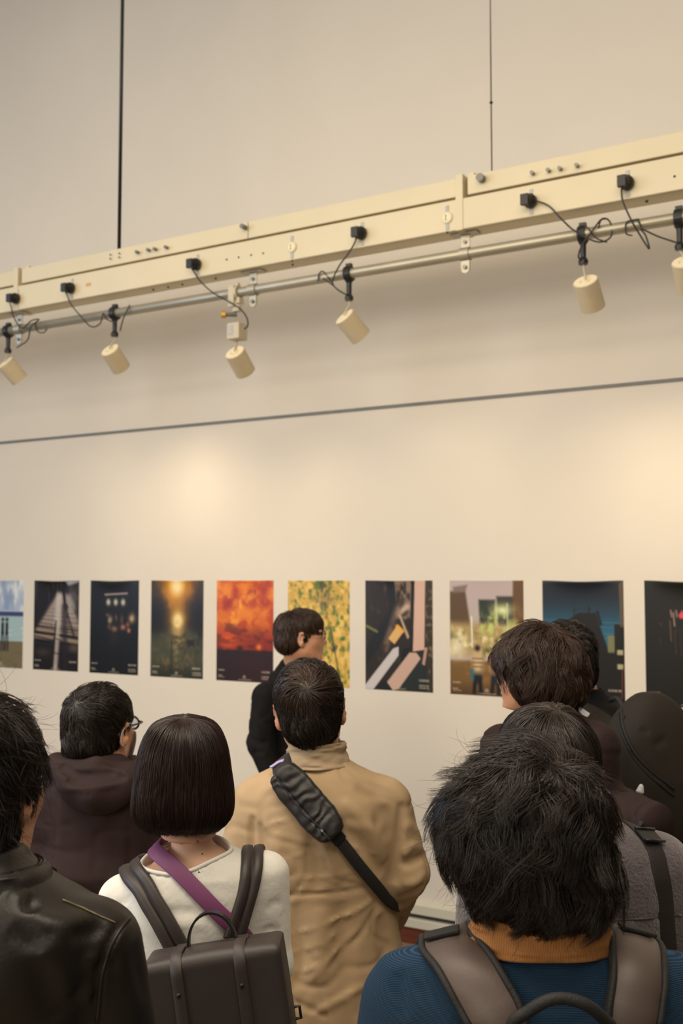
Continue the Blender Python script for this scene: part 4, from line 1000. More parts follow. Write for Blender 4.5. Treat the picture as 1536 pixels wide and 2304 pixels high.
seam('zip', [LP(-.085, .016, .02), LP(-.03, .017, .03), LP(.03, .017, .03), LP(.075, .014, .026)], bagf, M_web, sb, r=.0022, off=.0005)
pz = project(bagf, LP(.072, .014, .026)[None], .003)[0]
Geo().tube([pz, pz + ax * .006], .003, 8).build('zip_slider', M_zip, sb)
Geo().tube(catmull([pz + ax * .006, pz + ax * .018 + nn * .004, pz + ax * .030 + nn * .002], 4), .0022, 6).build('zip_cord', M_web, sb, smooth=True)
seam('piping', [LP(-.090, -.036, .012), LP(-.03, -.042, .016), LP(.04, -.042, .016), LP(.085, -.034, .012)], bagf, M_web, sb, r=.002, off=.0)
# strap: over the left shoulder, across the back to the right hip, and round the front
pts = [p.hit(FT, 745, 1868), p.hit(FT, 775, 1905), p.hit(FT, 812, 1953), p.hit(FT, 850, 2000), p.hit(FT, 880, 2034)]
fr = [pts[-1] + [.02, .10, -.03], np.array([.10, .16, pts[-1][2] - .0]), np.array([0, .18, pts[-1][2] + .14]), np.array([-.08, .15, a[2] - .03]), a + [-.005, .05, .03], a]
strap('strap', pts + fr, T_tan, .028, .004, .004, M_web, sb)
strap('shoulder_strap', [a + [.0, .06, .035], a + [0, .02, .012], a + ax * .012], T_tan, .05, .006, .006, M_nylon, sb)
strap('reflective_tab', [p.hit(FT, 617, 1741), p.hit(FT, 634, 1730), p.hit(FT, 648, 1723)], T_tan, .010, .004, .012, M_vio, sb)
q0, q1 = p.hit(FT, 752, 1878), p.hit(FT, 764, 1892); n_ = nrm(grad(FT, q0[None], .02))[0]; t_ = nrm(q1 - q0); s_ = np.cross(n_, t_)
Geo().box((q0 + q1) / 2 + n_ * .009, (.026, .034, .012), np.stack([t_, s_, n_], 1)).build('buckle', M_black, sb, bevel=.003)

# ================================================================== BOB WOMAN
p = Person('person with a straight dark bob in a white knit top, wearing a brown leather backpack', 2.12, (415, 1752), 0, 2.10, 425, 0, skin=M_skin_pale, hs=.96)
rows = [p.row(1868, 376, 478, .052, -.01), p.row(1885, 370, 488, .055), p.row(1900, 360, 506, .060), p.row(1915, 342, 538, .070), p.row(1932, 322, 566, .08), p.row(1955, 300, 592, .09), p.row(1990, 282, 602, .10), p.row(2050, 278, 598, .11),
        p.row(2150, 290, 588, .11), p.row(2304, 305, 578, .10), (.92, 0, 0, .145, .10), (.80, 0, 0, .165, .12)]
T_bob = Loft(rows, 2.3, shear=0)
shr = p.J(600, 1968); elr = p.J(607, 2170, -.01); wrr = p.J(600, 2330, .18)
shl = p.J(272, 2022); ell_ = p.J(255, 2210, 0); wrl = p.J(300, 2350, .18)
arms = [((shr, elr, wrr), (.045, .041, .034), (-1, 0, 0), (0, 0, 1)), ((shl, ell_, wrl), (.045, .041, .034), (1, 0, 0), (0, 0, 1))]
trousers(p, .80, .085, M_navy, w=.135, inside=T_bob)
F0b = lambda P: smin(smin(T_bob(P), union([rcone(shr, elr, .045, .041), rcone(elr, wrr, .041, .034)], .02)(P), .035), union([rcone(shl, ell_, .045, .041), rcone(ell_, wrl, .041, .034)], .02)(P), .035)
FBO = body_mesh(p, T_bob, arms, .80, shrink=.012, neckbase=p.J(426, 1905, .02), neck_r=.048, h=.0045, clip=(F0b, p.J(426, 1885)[2], .013))
H = lambda *a: p.hits(F0b, a)
cr = [(H((300, 2005), (282, 2030), (246, 2052), (236, 2075)), -.003, .004), (H((250, 2080), (262, 2060), (285, 2045)), .004, .010), (H((345, 2060), (400, 2050), (450, 2052)), -.003, .008), (H((350, 2090), (420, 2078), (470, 2085)), .003, .008), (H((600, 2050), (620, 2030), (634, 2040)), -.003, .007),
      (H((590, 2105), (610, 2090), (632, 2096)), -.004, .007), (H((420, 1995), (480, 1985), (530, 1990)), .002, .006)]
c0 = p.J(421, 1945)
sweater, FB, _ = garment(p, 'knit_top', T_bob, arms, M_white, .84, h=.006, fold=.002, fscale=(9, 9, 7), seed=8, creases=cr, hole=(c0[0], .0, .086, .068, c0[2] - .006))
# neckline rib
ph_ = np.linspace(0, 2 * math.pi, 61)[:-1]
rim = []
for q in ph_:
    x, y = c0[0] + .0885 * math.cos(q), .0700 * math.sin(q); zz = np.linspace(c0[2] + .10, c0[2] - .12, 220); v = FB(np.stack([np.full(220, x), np.full(220, y), zz], 1)); k = np.argmax(v < .0005); rim.append((x, y, zz[k]))
rim = np.array(rim); rim = np.vstack([rim, rim[:1]])
for _ in range(3): rim[1:-1] = (rim[:-2] + 2 * rim[1:-1] + rim[2:]) / 4
Geo().tube(rim, .0042, 8, cap=False).build('neckline_rib', M_white, p.root, smooth=True)
for px, py in ((445, 1893), (455, 1921)):
    q = p.hit(FBO, px, py); Geo().tube([q + [0, -.0006, 0], q + [0, -.0022, 0]], [.0016, .001], 8).build('mole', M_mole, p.root, smooth=True)
bs = Loft([(.135, 0, -.01, .012, .012), (.130, 0, -.01, .040, .045), (.118, 0, -.012, .060, .072), (.10, 0, -.012, .074, .088), (.07, 0, -.014, .087, .100), (.03, 0, -.014, .095, .106), (-.02, 0, -.016, .1015, .108), (-.048, 0, -.018, .1035, .106), (-.062, 0, -.018, .102, .100), (-.076, 0, -.020, .097, .093), (-.086, 0, -.022, .086, .083), (-.095, 0, -.028, .070, .066)], 2.1)
def bobreg(P): return smax(smax(P[:, 1] - .055, -.02 - P[:, 2] + 0 * P[:, 0] - .02 - (P[:, 1] < .02) * 1.0, .01), -.095 - P[:, 2] , .004)
def bobpart(P):
    v = P.copy(); v[:, 1] = (P[:, 1] + .02) * .55; v[:, 2] = 0; v[:, 0] = P[:, 0] - .004 + .01 * np.sign(P[:, 0] - .004); return v
hair_mesh(p, 'hair', bs, bobreg, (0.004, -.035, .135), H_bob, n=11000, L=.145, K=13, r=.00055, grav=1.15, gspan=.07, clump=.12, nclump=700, noise=.03, depth=.005, lvar=.25, seed=21, tintvar=.35,
          lfun=lambda S: np.clip((S[:, 2] + .088) / .145, .03, 1.25), hang=False)
bob = p; bobF = FB

# ---- leather backpack
k = empty('backpack', p.o, p.yaw); tag(k, 'dark brown leather flap backpack with two riveted straps on the person in white', 'backpack')
cR = np.array([1.0, 0, 0]); up = np.array([0, 0, 1.0]); th = math.radians(9.0)
ex = cR * math.cos(th) + up * math.sin(th); ez = -cR * math.sin(th) + up * math.cos(th); ey = np.array([0, 1.0, 0])
lean = math.radians(-4); ey2 = ey * math.cos(lean) + ez * math.sin(lean); ez2 = np.cross(ex, ey2)
MK = np.stack([ex, ey2, ez2], 1)
top = p.J(474, 2152, -.235); bc = top + MK @ np.array([0, .05, -.17])
def bkf(P):
    Q = (P - bc) @ MK; q = np.abs(Q) - np.array([.124, .052, .170]) + .013
    d = np.sqrt((np.maximum(q, 0) ** 2).sum(1)) + np.minimum(q.max(1), 0) - .013
    return d - .006 * (1 - np.clip((Q[:, 0] / .12) ** 2, 0, 1)) * (Q[:, 1] < 0) + .0012 * fbm(Q * 14, 3, 2)
V, Q = surf(lambda P: bkf(P) + .001, bc - .26, bc + .26, .005); link_mesh('bag_body', V, Q, M_bag, k)
BP = lambda x, y, z: bc + MK @ np.array([x, y, z])
def flapf(P):
    Q = (P - bc) @ MK; return smax(bkf(P) - .0042, smax(smax(-.10 - Q[:, 2], np.abs(Q[:, 0]) - .1225, .004), np.where(Q[:, 2] > .12, Q[:, 1] - .045, Q[:, 1] + .03), .004), .002)
V, Q = surf(flapf, bc - .26, bc + .26, .0034); fl = link_mesh('flap', V, Q, M_bag, k)
for sx in (-.060, .050):
    fb = lambda P: bkf(P) - .0045
    o, P_, N_, S_ = strap('flap_strap', [BP(sx, .03, .172), BP(sx, -.0, .176), BP(sx, -.04, .165), BP(sx, -.056, .12), BP(sx, -.058, .05), BP(sx, -.058, -.03), BP(sx, -.056, -.13)], fb, .021, .0032, .0018, M_bag, k)
    q = project(fb, BP(sx - .001, -.06, .118)[None], .003)[0]; Geo().tube([q, q - ey2 * .003, q - ey2 * .0045], [.0042, .004, .002], 14).build('rivet', M_zip if 0 else M_black, k, smooth=True)
# handle
ha = np.linspace(0, math.pi, 17); hp = np.array([BP(-.004 + .044 * math.cos(q) * -1, .012, .165 + .066 * math.sin(q) ** .85) for q in ha]); ribbon_free('handle', hp, ey2, .020, .004, M_bag_edge, k, smooth=False)
# side ring
Geo().tube([BP(.126, 0, .03), BP(.136, 0, .03), BP(.136, 0, .05), BP(.126, 0, .05)], .003, 6).build('side_ring', M_black, k)
prof2 = [(-.5, 0), (-.5, .5), (-.45, .85), (-.25, 1.0), (-.06, .8), (-.02, .35), (.02, .35), (.06, .8), (.25, 1.0), (.45, .85), (.5, .5), (.5, 0)]
L_ = [p.hit(FB, 293, 1950), p.hit(FB, 318, 1985), p.hit(FB, 346, 2035), p.hit(FB, 374, 2085), p.hit(FB, 404, 2138)]
R_ = [p.hit(FB, 571, 1912), p.hit(FB, 566, 1950), p.hit(FB, 556, 2000), p.hit(FB, 540, 2055), p.hit(FB, 522, 2112)]
def front(A, sx): q = A[0]; return [np.array([q[0] + sx * .03, .13, q[2] - .22]), np.array([q[0], .12, q[2] - .10]), q + [0, .075, .0], q + [0, .035, .014]]
strap('shoulder_strap', front(L_, -1) + L_, F0b, .045, .011, .002, M_bag, k, prof=prof2, widths=[.03, .04, .045, .047, .045, .046])
strap('shoulder_strap', front(R_, 1) + R_, F0b, .045, .011, .002, M_bag, k, prof=prof2, widths=[.03, .04, .045, .043, .040, .042])
# ---- purple crossbody strap with its small bag in front
k = empty('crossbody_bag', p.o, p.yaw); tag(k, 'purple crossbody strap running diagonally over the bare neck and white knit top', 'bag strap')
A = [p.hit(F0b, 350, 1916), p.hit(F0b, 390, 1950), p.hit(F0b, 440, 2000), p.hit(F0b, 500, 2062), p.hit(F0b, 553, 2112), p.hit(F0b, 585, 2170)]
q = A[0]
strap('purple_strap', [q + [-.0, .16, -.05], q + [-.012, .10, .0], q + [-.012, .05, .020], q + [-.006, .02, .014]] + A + [np.array([.155, .03, A[-1][2] - .08]), np.array([.13, .11, A[-1][2] - .15])], lambda P: T_bob(P), .030, .003, .004, M_purple, k)
V, Q = surf(rbox((.12, .15, A[-1][2] - .22), (.08, .03, .06), np.eye(3), .015), (.02, .10, A[-1][2] - .30), (.22, .20, A[-1][2] - .14), .006); link_mesh('pouch', V, Q, M_bag, k)
#@@
# ================================================================== CURLY-HAIRED MAN IN BLUE CORDUROY
def arms2(p, R, L, r=(.062, .054, .045)):
    """R, L: three (px, py, dd) each -> arm list with hands"""
    out = []
    for A, s_ in ((R, 1), (L, -1)):
        if A is None: continue
        J3 = [p.J(*q) if len(q) == 3 else p.J(q[0], q[1], 0) for q in A]
        out.append(((J3[0], J3[1], J3[2]), r, (-s_, 0, 0), (0, .7, .7)))
    return out
def sleeve_union(T, arms, k=.035):
    fs = [union([rcone(A[0][0], A[0][1], A[1][0], A[1][1]), rcone(A[0][1], A[0][2], A[1][1], A[1][2])], .02) for A in arms]
    def F(P):
        d = T(P)
        for f in fs: d = smin(d, f(P), k)
        return d
    return F
p = Person('person with messy black wavy hair and a blue corduroy jacket with an ochre collar', 1.5, (1203, 1872), 0, 1.47, 1215, 0)
rows = [p.row(2045, 1128, 1306, .056), p.row(2080, 1105, 1325, .062), p.row(2108, 1078, 1362, .068), p.row(2126, 1030, 1410, .078), p.row(2145, 968, 1470, .090), p.row(2170, 915, 1525, .10), p.row(2215, 890, 1548, .115),
        p.row(2304, 880, 1556, .125), (1.18, 0, 0, .200, .13), (1.0, 0, 0, .195, .125), (.84, 0, 0, .20, .13)]
T_c = Loft(rows, 2.3)
zs = p.J(915, 2265)[2]
A_c = [((p.J(1525, 2262), p.J(1570, 2262) + [.025, -.01, -.29], p.J(1500, 2262) + [-.0, .14, -.42]), (.062, .054, .045), (-1, 0, 0), (0, .7, .7)),
       ((p.J(912, 2262), p.J(868, 2262) + [-.025, -.01, -.29], p.J(930, 2262) + [0, .14, -.42]), (.062, .054, .045), (1, 0, 0), (0, .7, .7))]
body_mesh(p, T_c, A_c, .84, shrink=.026, neckbase=p.J(1215, 2085, .01), h=.0055, clip=(sleeve_union(T_c, A_c), T_c.zz[-1] - .03, .006))
trousers(p, .84, .09, M_navy, inside=T_c)
F0c = sleeve_union(T_c, A_c)
H = lambda *a: p.hits(F0c, a)
cr = [(H((905, 2185), (900, 2230), (915, 2290)), -.006, .010), (H((930, 2210), (980, 2240), (1010, 2290)), -.003, .012), (H((1500, 2200), (1490, 2250), (1500, 2300)), -.005, .010)]
jacket, FC, _ = garment(p, 'corduroy_jacket', T_c, A_c, M_cord, .82, h=.0065, fold=.004, fscale=(6, 6, 5), seed=14, creases=cr)
cc = p.J(1213, 2085)
collar(p, 'collar', cc, [(.006, .070, .064, .0), (.016, .076, .067, .0), (.006, .088, .073, .0), (-.014, .098, .080, .0), (-.028, .103, .084, .0)], M_cordcol, gap=.25, th=.004, tilt=-.10, wob=.006, seed=5)
def band_ring(p, name, c, a, b, z, m): pass
hs = U_(ell((0.0, -.020, .028), (.100, .118, .106)), ell((-.030, -.030, -.005), (.098, .100, .088)), ell((.010, -.045, -.058), (.092, .084, .070)), ell((-.070, -.01, .02), (.062, .075, .058)), k=.03)
cur_reg = lambda P: smax(smax(P[:, 1] - .075 + .5 * np.minimum(P[:, 2] - .03, 0), -.115 - P[:, 2], .01), hairline(P, -.118, -.06, .03), .01)
hair_mesh(p, 'hair', hs, cur_reg, (.018, -.058, .100), H_near, n=13000, L=.095, K=14, r=.00046, grav=.66, gspan=.11, swirl=.35, wave=.62, wfreq=.95, clump=.66, nclump=330, noise=.30, depth=.021, lift=.004, tiplift=.010, seed=31,
          tintvar=.6, wind=(-.30, .0, .02), fly=320, flyL=.050, flycurl=2.8, flyreg=lambda S: (S[:, 0] < -.02) | (S[:, 2] < -.08), hang=True, box=.22, lvar=.4)
cur = p; curF = FC
# ---- its backpack: padded brown straps, grab loop, bag body
k = empty('backpack', p.o, p.yaw); tag(k, 'padded brown backpack with black edging worn over the blue corduroy jacket', 'backpack')
profp = [(-.5, 0), (-.5, .6), (-.40, .75), (-.38, 1.0), (0, 1.15), (.38, 1.0), (.40, .75), (.5, .6), (.5, 0)]
Lp = [p.hit(F0c, 1010, 2138), p.hit(F0c, 1040, 2170), p.hit(F0c, 1072, 2215), p.hit(F0c, 1100, 2262), p.hit(F0c, 1118, 2300)]
Lp += [Lp[-1] + [.012, -.008, -.05], Lp[-1] + [.02, -.02, -.09]]
Rp = [p.hit(F0c, 1424, 2128), p.hit(F0c, 1428, 2165), p.hit(F0c, 1428, 2215), p.hit(F0c, 1422, 2262), p.hit(F0c, 1416, 2300)]
Rp += [Rp[-1] + [-.004, -.008, -.05], Rp[-1] + [-.01, -.02, -.09]]
M_pad = mat('brown_padded_fabric', (92, 78, 72), .5, var=.12, vscale=10, bump=.08, bscale=200)
for A, sx in ((Lp, -1), (Rp, 1)):
    q = A[0]; fr = [np.array([q[0] + sx * .05, .15, q[2] - .24]), np.array([q[0] + sx * .01, .13, q[2] - .10]), q + [0, .085, -.005], q + [0, .045, .016]]
    o, P_, N_, S_ = strap('shoulder_strap', fr + A, F0c, .076, .011, .003, M_pad, k, prof=profp)
    i = len(fr) * 10
    for e in (-.46, .46):
        E_ = P_ + S_ * e * .076 + N_ * .008; Geo().tube(E_[::2], .0048, 8).build('strap_edging', M_web, o, smooth=True)
    j = i - 2 if sx < 0 else i - 2
    j = int(np.argmin(np.linalg.norm(P_ - p.hit(F0c, 1018 if sx < 0 else 1432, 2128), axis=1)))
    tt = nrm(P_[j + 2] - P_[j - 2]); MBx = np.stack([S_[j], tt, N_[j]], 1)
    Geo().box(P_[j] + N_[j] * .016 + S_[j] * .004 * sx * -1, (.050, .026, .006), MBx).build('velcro_tab', M_web, o, bevel=.002)
bk = (Lp[-1] + Rp[-1]) / 2 + np.array([0, -.075, -.22])
V, Q = surf(rbox(bk, (.155, .075, .24), np.eye(3), .045), bk - .30, bk + .30, .01); link_mesh('bag_body', V, Q, M_olive, k)
hp = [W(1150, 2310, 1.30), W(1185, 2278, 1.295), W(1230, 2252, 1.29), W(1272, 2247, 1.29), W(1320, 2262, 1.29), W(1360, 2295, 1.30), W(1375, 2320, 1.31)]
hp = [p.loc(q) for q in hp]; hp = catmull([hp[0] + [0, .03, -.07]] + hp + [hp[-1] + [0, .03, -.07]], 6); Geo().tube(hp, .0075, 12).build('grab_loop', M_web, k, smooth=True)
g = Geo()
for i in range(2, len(hp) - 2, 1): 
    pass
# ================================================================== PERSON IN GREY FLEECE
p = Person('person in a grey fleece, dark hair parted at the crown, behind the messy-haired head', 2.0, (1228, 1727), 0, 1.97, 1285, 0)
rows = [p.row(1815, 1222, 1346, .056), p.row(1838, 1205, 1372, .068), p.row(1856, 1170, 1412, .080), p.row(1876, 1125, 1452, .092), p.row(1905, 1100, 1480, .105), p.row(1950, 1092, 1490, .115), p.row(2100, 1098, 1486, .12), p.row(2304, 1100, 1484, .12),
        (1.0, .0, 0, .175, .12), (.82, 0, 0, .185, .125)]
T_f = Loft(rows, 2.3)
A_f = arms2(p, ((1488, 1948), (1522, 2190), (1500, 2380, .12)), ((1098, 1958), (1078, 2180), (1100, 2380, .12)), (.055, .050, .042))
body_mesh(p, T_f, A_f, .84, shrink=.024, neckbase=p.J(1283, 1840, .02), h=.006, clip=(sleeve_union(T_f, A_f), T_f.zz[-1] - .03, .006))
trousers(p, .84, .088, M_navy, inside=T_f)
F0f = sleeve_union(T_f, A_f); H = lambda *a: p.hits(F0f, a)
cr = [(H((1330, 2072), (1400, 2070), (1470, 2062), (1530, 2058)), -.003, .004), (H((1075, 1960), (1090, 2010), (1096, 2080)), -.005, .010), (H((1062, 2040), (1070, 2080), (1064, 2110)), .004, .010)]
fleece, FF, _ = garment(p, 'fleece_jacket', T_f, A_f, M_fleece, .80, h=.007, fold=.005, fscale=(6, 6, 4), seed=24, creases=cr)
seam('yoke_seam', H((1300, 2074), (1390, 2071), (1470, 2063), (1530, 2058)), FF, M_fleece2, p.root, r=.0014)
collar(p, 'fleece_collar', p.J(1283, 1838), [(-.02, .085, .08, 0), (0, .076, .073, 0), (.03, .068, .066, 0), (.05, .066, .065, 0)], M_fleece, gap=.2, th=.005, wob=.004, seed=2)
hs = U_(ell((0, -.016, .030), (.094, .110, .097)), ell((0, -.025, -.05), (.094, .088, .10)), ell((0, -.03, -.12), (.088, .07, .06)), k=.03)
flr = lambda P: smax(P[:, 1] - .045, -.155 - P[:, 2], .01)
hair_mesh(p, 'hair', hs, flr, (.008, -.050, .100), H_near, n=9000, L=.13, K=12, r=.0006, grav=1.0, gspan=.09, swirl=.1, wave=.12, wfreq=1.1, clump=.5, nclump=500, noise=.10, depth=.009, seed=41, tintvar=.32, lvar=.4, box=.2, fly=40, flyL=.05,
          flycurl=.8, tintf=lambda S, r: np.where(np.abs(S[:, 0] - .006) + r.normal(0, .003, len(S)) < .009, 1.9, 1.0)[:, None] * (S[:, 2:3] > .06) + (S[:, 2:3] <= .06) * 1.0)  # lighter tint along the parting paints in the crown highlight
k = empty('shoulder_bag', p.o, p.yaw); tag(k, 'bag on a wide brown strap with black slider over the grey fleece', 'bag strap')
A = [p.hit(F0f, 1446, 1880), p.hit(F0f, 1466, 1905), p.hit(F0f, 1482, 1960), p.hit(F0f, 1492, 2020), p.hit(F0f, 1496, 2080), p.hit(F0f, 1500, 2150)]
q = A[0]
o, P_, N_, S_ = strap('strap', [np.array([q[0] - .02, .14, q[2] - .18]), q + [-.01, .10, -.03], q + [-.008, .04, .012]] + A, F0f, .040, .003, .002, M_webb, k)
j = int(np.argmin(np.linalg.norm(P_ - p.hit(F0f, 1453, 1888), axis=1))); tt = nrm(P_[j + 2] - P_[j - 2]); MBx = np.stack([S_[j], tt, N_[j]], 1)
g = Geo(); g.box(P_[j] + N_[j] * .006, (.050, .030, .005), MBx); g.build('slider', M_black, k, bevel=.002)
for e in (-1, 1): Geo().tube([P_[j] + N_[j] * .009 + MBx @ np.array([-.026, e * .015, 0]), P_[j] + N_[j] * .009 + MBx @ np.array([.026, e * .015, 0])], .0028, 8).build('slider_bar', M_black, k, smooth=True)
bq = A[-1] + np.array([.0, -.05, -.20]); V, Q = surf(rbox(bq, (.10, .05, .15), np.eye(3), .03), bq - .2, bq + .2, .01); link_mesh('bag_body', V, Q, M_webb, k)

# ================================================================== PERSON IN BLACK LEATHER JACKET (left edge)
p = Person('person in a black leather jacket with messy black hair, cut by the left edge', 1.42, (-62, 1772), -17, 1.38, -48, -6)
rows = [p.row(1900, -148, 48, .060), p.row(1930, -165, 62, .066), p.row(1962, -195, 98, .078), p.row(1990, -240, 140, .090), p.row(2012, -285, 185, .10), p.row(2036, -322, 226, .11), p.row(2075, -342, 246, .12), p.row(2150, -345, 246, .13), p.row(2304, -335, 236, .125),
        (1.05, 0, 0, .175, .125), (.88, 0, 0, .185, .13)]
T_l = Loft(rows, 2.3)
sR = p.J(218, 2132); sL = p.J(-318, 2132)
A_l = [((sR, sR + [.045, .02, -.28], sR + [.02, .16, -.44]), (.060, .056, .045), (-1, 0, 0), (0, .7, .7)), ((sL, sL + [-.04, 0, -.28], sL + [0, .14, -.44]), (.060, .054, .045), (1, 0, 0), (0, .7, .7))]
body_mesh(p, T_l, A_l, .86, shrink=.026, neckbase=p.J(-48, 1950, .01), h=.006, clip=(sleeve_union(T_l, A_l), T_l.zz[-1] - .03, .006))
trousers(p, .86, .092, M_navy, inside=T_l)
F0l = sleeve_union(T_l, A_l, .022); H = lambda *a: p.hits(F0l, a)
cr = [(H((284, 2064), (262, 2095), (240, 2135), (222, 2200), (214, 2300)), -.006, .005), (H((296, 2072), (275, 2095), (252, 2140), (234, 2200), (226, 2300)), .003, .006),
      (H((10, 2022), (50, 2050), (100, 2075), (150, 2085), (205, 2062)), .006, .018), (H((60, 2010), (66, 2040), (75, 2060)), -.007, .010), (H((20, 2010), (45, 2022), (70, 2003)), .006, .010), (H((150, 2108), (200, 2098), (240, 2086)), -.005, .010),
      (H((100, 2110), (125, 2170), (150, 2250)), .007, .020), (H((85, 2150), (105, 2220), (130, 2300)), -.008, .020), (H((190, 2150), (205, 2160), (225, 2150)), .004, .007), (H((185, 2225), (200, 2235), (216, 2226)), .004, .008),
      (H((240, 2150), (252, 2165), (268, 2160)), -.004, .008), (H((20, 2090), (60, 2110), (90, 2150)), -.005, .014), (H((-10, 1985), (30, 1988), (70, 1990)), -.004, .006), (H((300, 2120), (310, 2170), (325, 2250)), -.003, .010)]
lj, FL, _ = garment(p, 'leather_jacket', T_l, A_l, M_leather, .86, h=.0055, fold=.005, fscale=(7, 7, 6), seed=34, creases=cr, ktors=.022)
M_st = mat('worn_stitching', (150, 130, 96), .6, var=.5, vscale=90)
seam('shoulder_stitch', H((140, 2026), (185, 2045), (225, 2062), (258, 2076)), FL, M_st, p.root, r=.0009)
seam('sleeve_stitch', H((276, 2082), (268, 2092), (258, 2108)), FL, M_st, p.root, r=.0010)
seam('sleeve_piping', H((292, 2066), (270, 2092), (246, 2135), (228, 2200), (218, 2300)), FL, M_leather, p.root, r=.0028)
cl_ = p.J(-48, 1950)
collar(p, 'jacket_collar', cl_, [(-.004, .072, .069, 0), (.006, .077, .073, 0), (-.004, .088, .082, 0), (-.030, .100, .094, 0)], M_leather, gap=.7, th=.004, tilt=-.04, wob=.003, seed=9)
# right lapel wing sticking out beyond the neck
w0, w1, w2, w3 = p.J(52, 1918, .02), p.J(126, 1954, .06), p.J(130, 2016, .05), p.J(70, 1985, .02)
nn = nrm(np.cross(w1 - w0, w3 - w0)) * .0022; g = Geo(); g.add([w0 - nn, w1 - nn, w2 - nn, w3 - nn, w0 + nn, w1 + nn, w2 + nn, w3 + nn], [(3, 2, 1, 0), (4, 5, 6, 7), (0, 1, 5, 4), (1, 2, 6, 5), (2, 3, 7, 6), (3, 0, 4, 7)]); g.build('lapel', M_leather, p.root, bevel=.001)
hs = U_(ell((0, -.014, .030), (.090, .108, .102)), ell((0, -.045, -.045), (.080, .080, .085)), k=.03)
hair_mesh(p, 'hair', hs, lambda P: smax(hairline(P, -.128, -.03), -.125 - P[:, 2], .01), (.0, -.05, .10), H_near, n=9000, L=.085, K=11, r=.00045, grav=.7, gspan=.12, swirl=.3, wave=.35, wfreq=1., clump=.6, nclump=380, noise=.35, depth=.014, lift=.003, tiplift=.008,
          seed=51, tintvar=.3, fly=300, flyL=.050, flycurl=1.3, flyreg=lambda S: (S[:, 0] > .01) & (S[:, 2] > -.10), box=.2, lvar=.45, wind=(.05, 0, .0))

# ================================================================== MAN IN HOODED JACKET WITH MASK AND GLASSES
p = Person('person in a dark brown hooded jacket with short black hair, left of the bob haircut', 2.92, (224, 1642), -23, 2.88, 218, -12)
rows = [p.row(1692, 176, 268, .055), p.row(1716, 150, 300, .075), p.row(1738, 116, 330, .09), p.row(1765, 98, 350, .10), p.row(1810, 92, 356, .115), p.row(1900, 94, 352, .125), p.row(2000, 96, 350, .125), (1.1, 0, 0, .16, .125), (.84, 0, 0, .175, .13)]
T_h = Loft(rows, 2.3)
A_h = arms2(p, ((336, 1812), (345, 1985), (300, 2110, .15)), ((104, 1810), (88, 1990), (120, 2110, .15)), (.062, .056, .048))
body_mesh(p, T_h, A_h, .84, shrink=.026, neckbase=p.J(218, 1712, .02), h=.006, clip=(sleeve_union(T_h, A_h), T_h.zz[-1] - .03, .006))
trousers(p, .84, .09, M_navy, inside=T_h)
F0h = sleeve_union(T_h, A_h); H = lambda *a: p.hits(F0h, a)
cr = [(H((75, 1850), (95, 1862), (105, 1890)), .006, .010), (H((70, 1890), (88, 1900), (98, 1925)), -.006, .010), (H((330, 1850), (345, 1880), (352, 1920)), -.007, .012), (H((290, 1870), (310, 1900), (318, 1940)), .005, .012), (H((110, 1800), (125, 1840), (128, 1900)), -.006, .012)]
hj, FH, _ = garment(p, 'hooded_jacket', T_h, A_h, M_brown, .80, h=.008, fold=.006, seed=44, wr=.002, creases=cr)
# fallen hood: a slack pouch round the neck
def hoodf():
    q = lambda x, y, dd: p.J(x, y, dd)
    a = union([rcone(q(128, 1725, -.02), q(165, 1760, -.10), .030, .034), rcone(q(165, 1760, -.10), q(215, 1782, -.135), .034, .036), rcone(q(215, 1782, -.135), q(275, 1768, -.11), .036, .034), rcone(q(275, 1768, -.11), q(318, 1738, -.02), .034, .028),
               rcone(q(128, 1725, -.02), q(150, 1712, .05), .030, .028), rcone(q(318, 1738, -.02), q(300, 1722, .05), .028, .026),
               rcone(q(160, 1728, -.06), q(218, 1726, -.085), .018, .020), rcone(q(218, 1726, -.085), q(290, 1732, -.05), .020, .018), ell(q(212, 1790, -.115), (.085, .030, .050))], .030)
    cs = [([q(150, 1722, -.12), q(205, 1738, -.17), q(262, 1732, -.13)], -.026, .011), ([q(165, 1745, -.14), q(200, 1750, -.18), q(262, 1744, -.15)], -.016, .008), ([q(150, 1765, -.15), q(175, 1780, -.18), q(230, 1778, -.19), q(290, 1758, -.14)], .012, .009),
          ([q(140, 1740, -.1), q(165, 1752, -.15), q(180, 1768, -.17)], -.008, .007)]
    cs = [([p.hit(a, *q) for q in L_], am, w_) for L_, am, w_ in (([(135, 1722), (165, 1738), (215, 1744), (262, 1736)], -.050, .012), ([(150, 1728), (190, 1733), (240, 1731), (290, 1735)], .012, .007), ([(150, 1752), (200, 1757), (262, 1748), (280, 1742)], -.055, .012), ([(125, 1772), (180, 1773), (235, 1768), (300, 1752)], .014, .009), ([(158, 1745), (175, 1750), (185, 1758)], -.010, .006), ([(205, 1772), (202, 1785), (198, 1800)], -.002, .003), ([(112, 1765), (118, 1790), (125, 1815)], -.006, .006))]
    return crease_f(lambda P: a(P) + .004 * fbm(P * [14, 14, 18], 6, 2), cs)
hf_ = hoodf(); cq = p.J(220, 1755, -.05)
V, Q = surf(hf_, cq - [.20, .20, .13], cq + [.20, .20, .12], .0045); p.add('hood', V, Q, M_brown)
hs = U_(ell((0, -.014, .038), (.087, .108, .092)), ell((0, -.046, -.032), (.070, .074, .060)), k=.03)
hair_mesh(p, 'hair', hs, lambda P: hairline(P, -.085, .022, .04), (-.01, -.09, .075), H_black, n=6000, L=.058, K=9, r=.0008, grav=.75, gspan=.12, swirl=.4, clump=.5, nclump=420, noise=.25, depth=.010, lift=.002, seed=61)
T = p.T
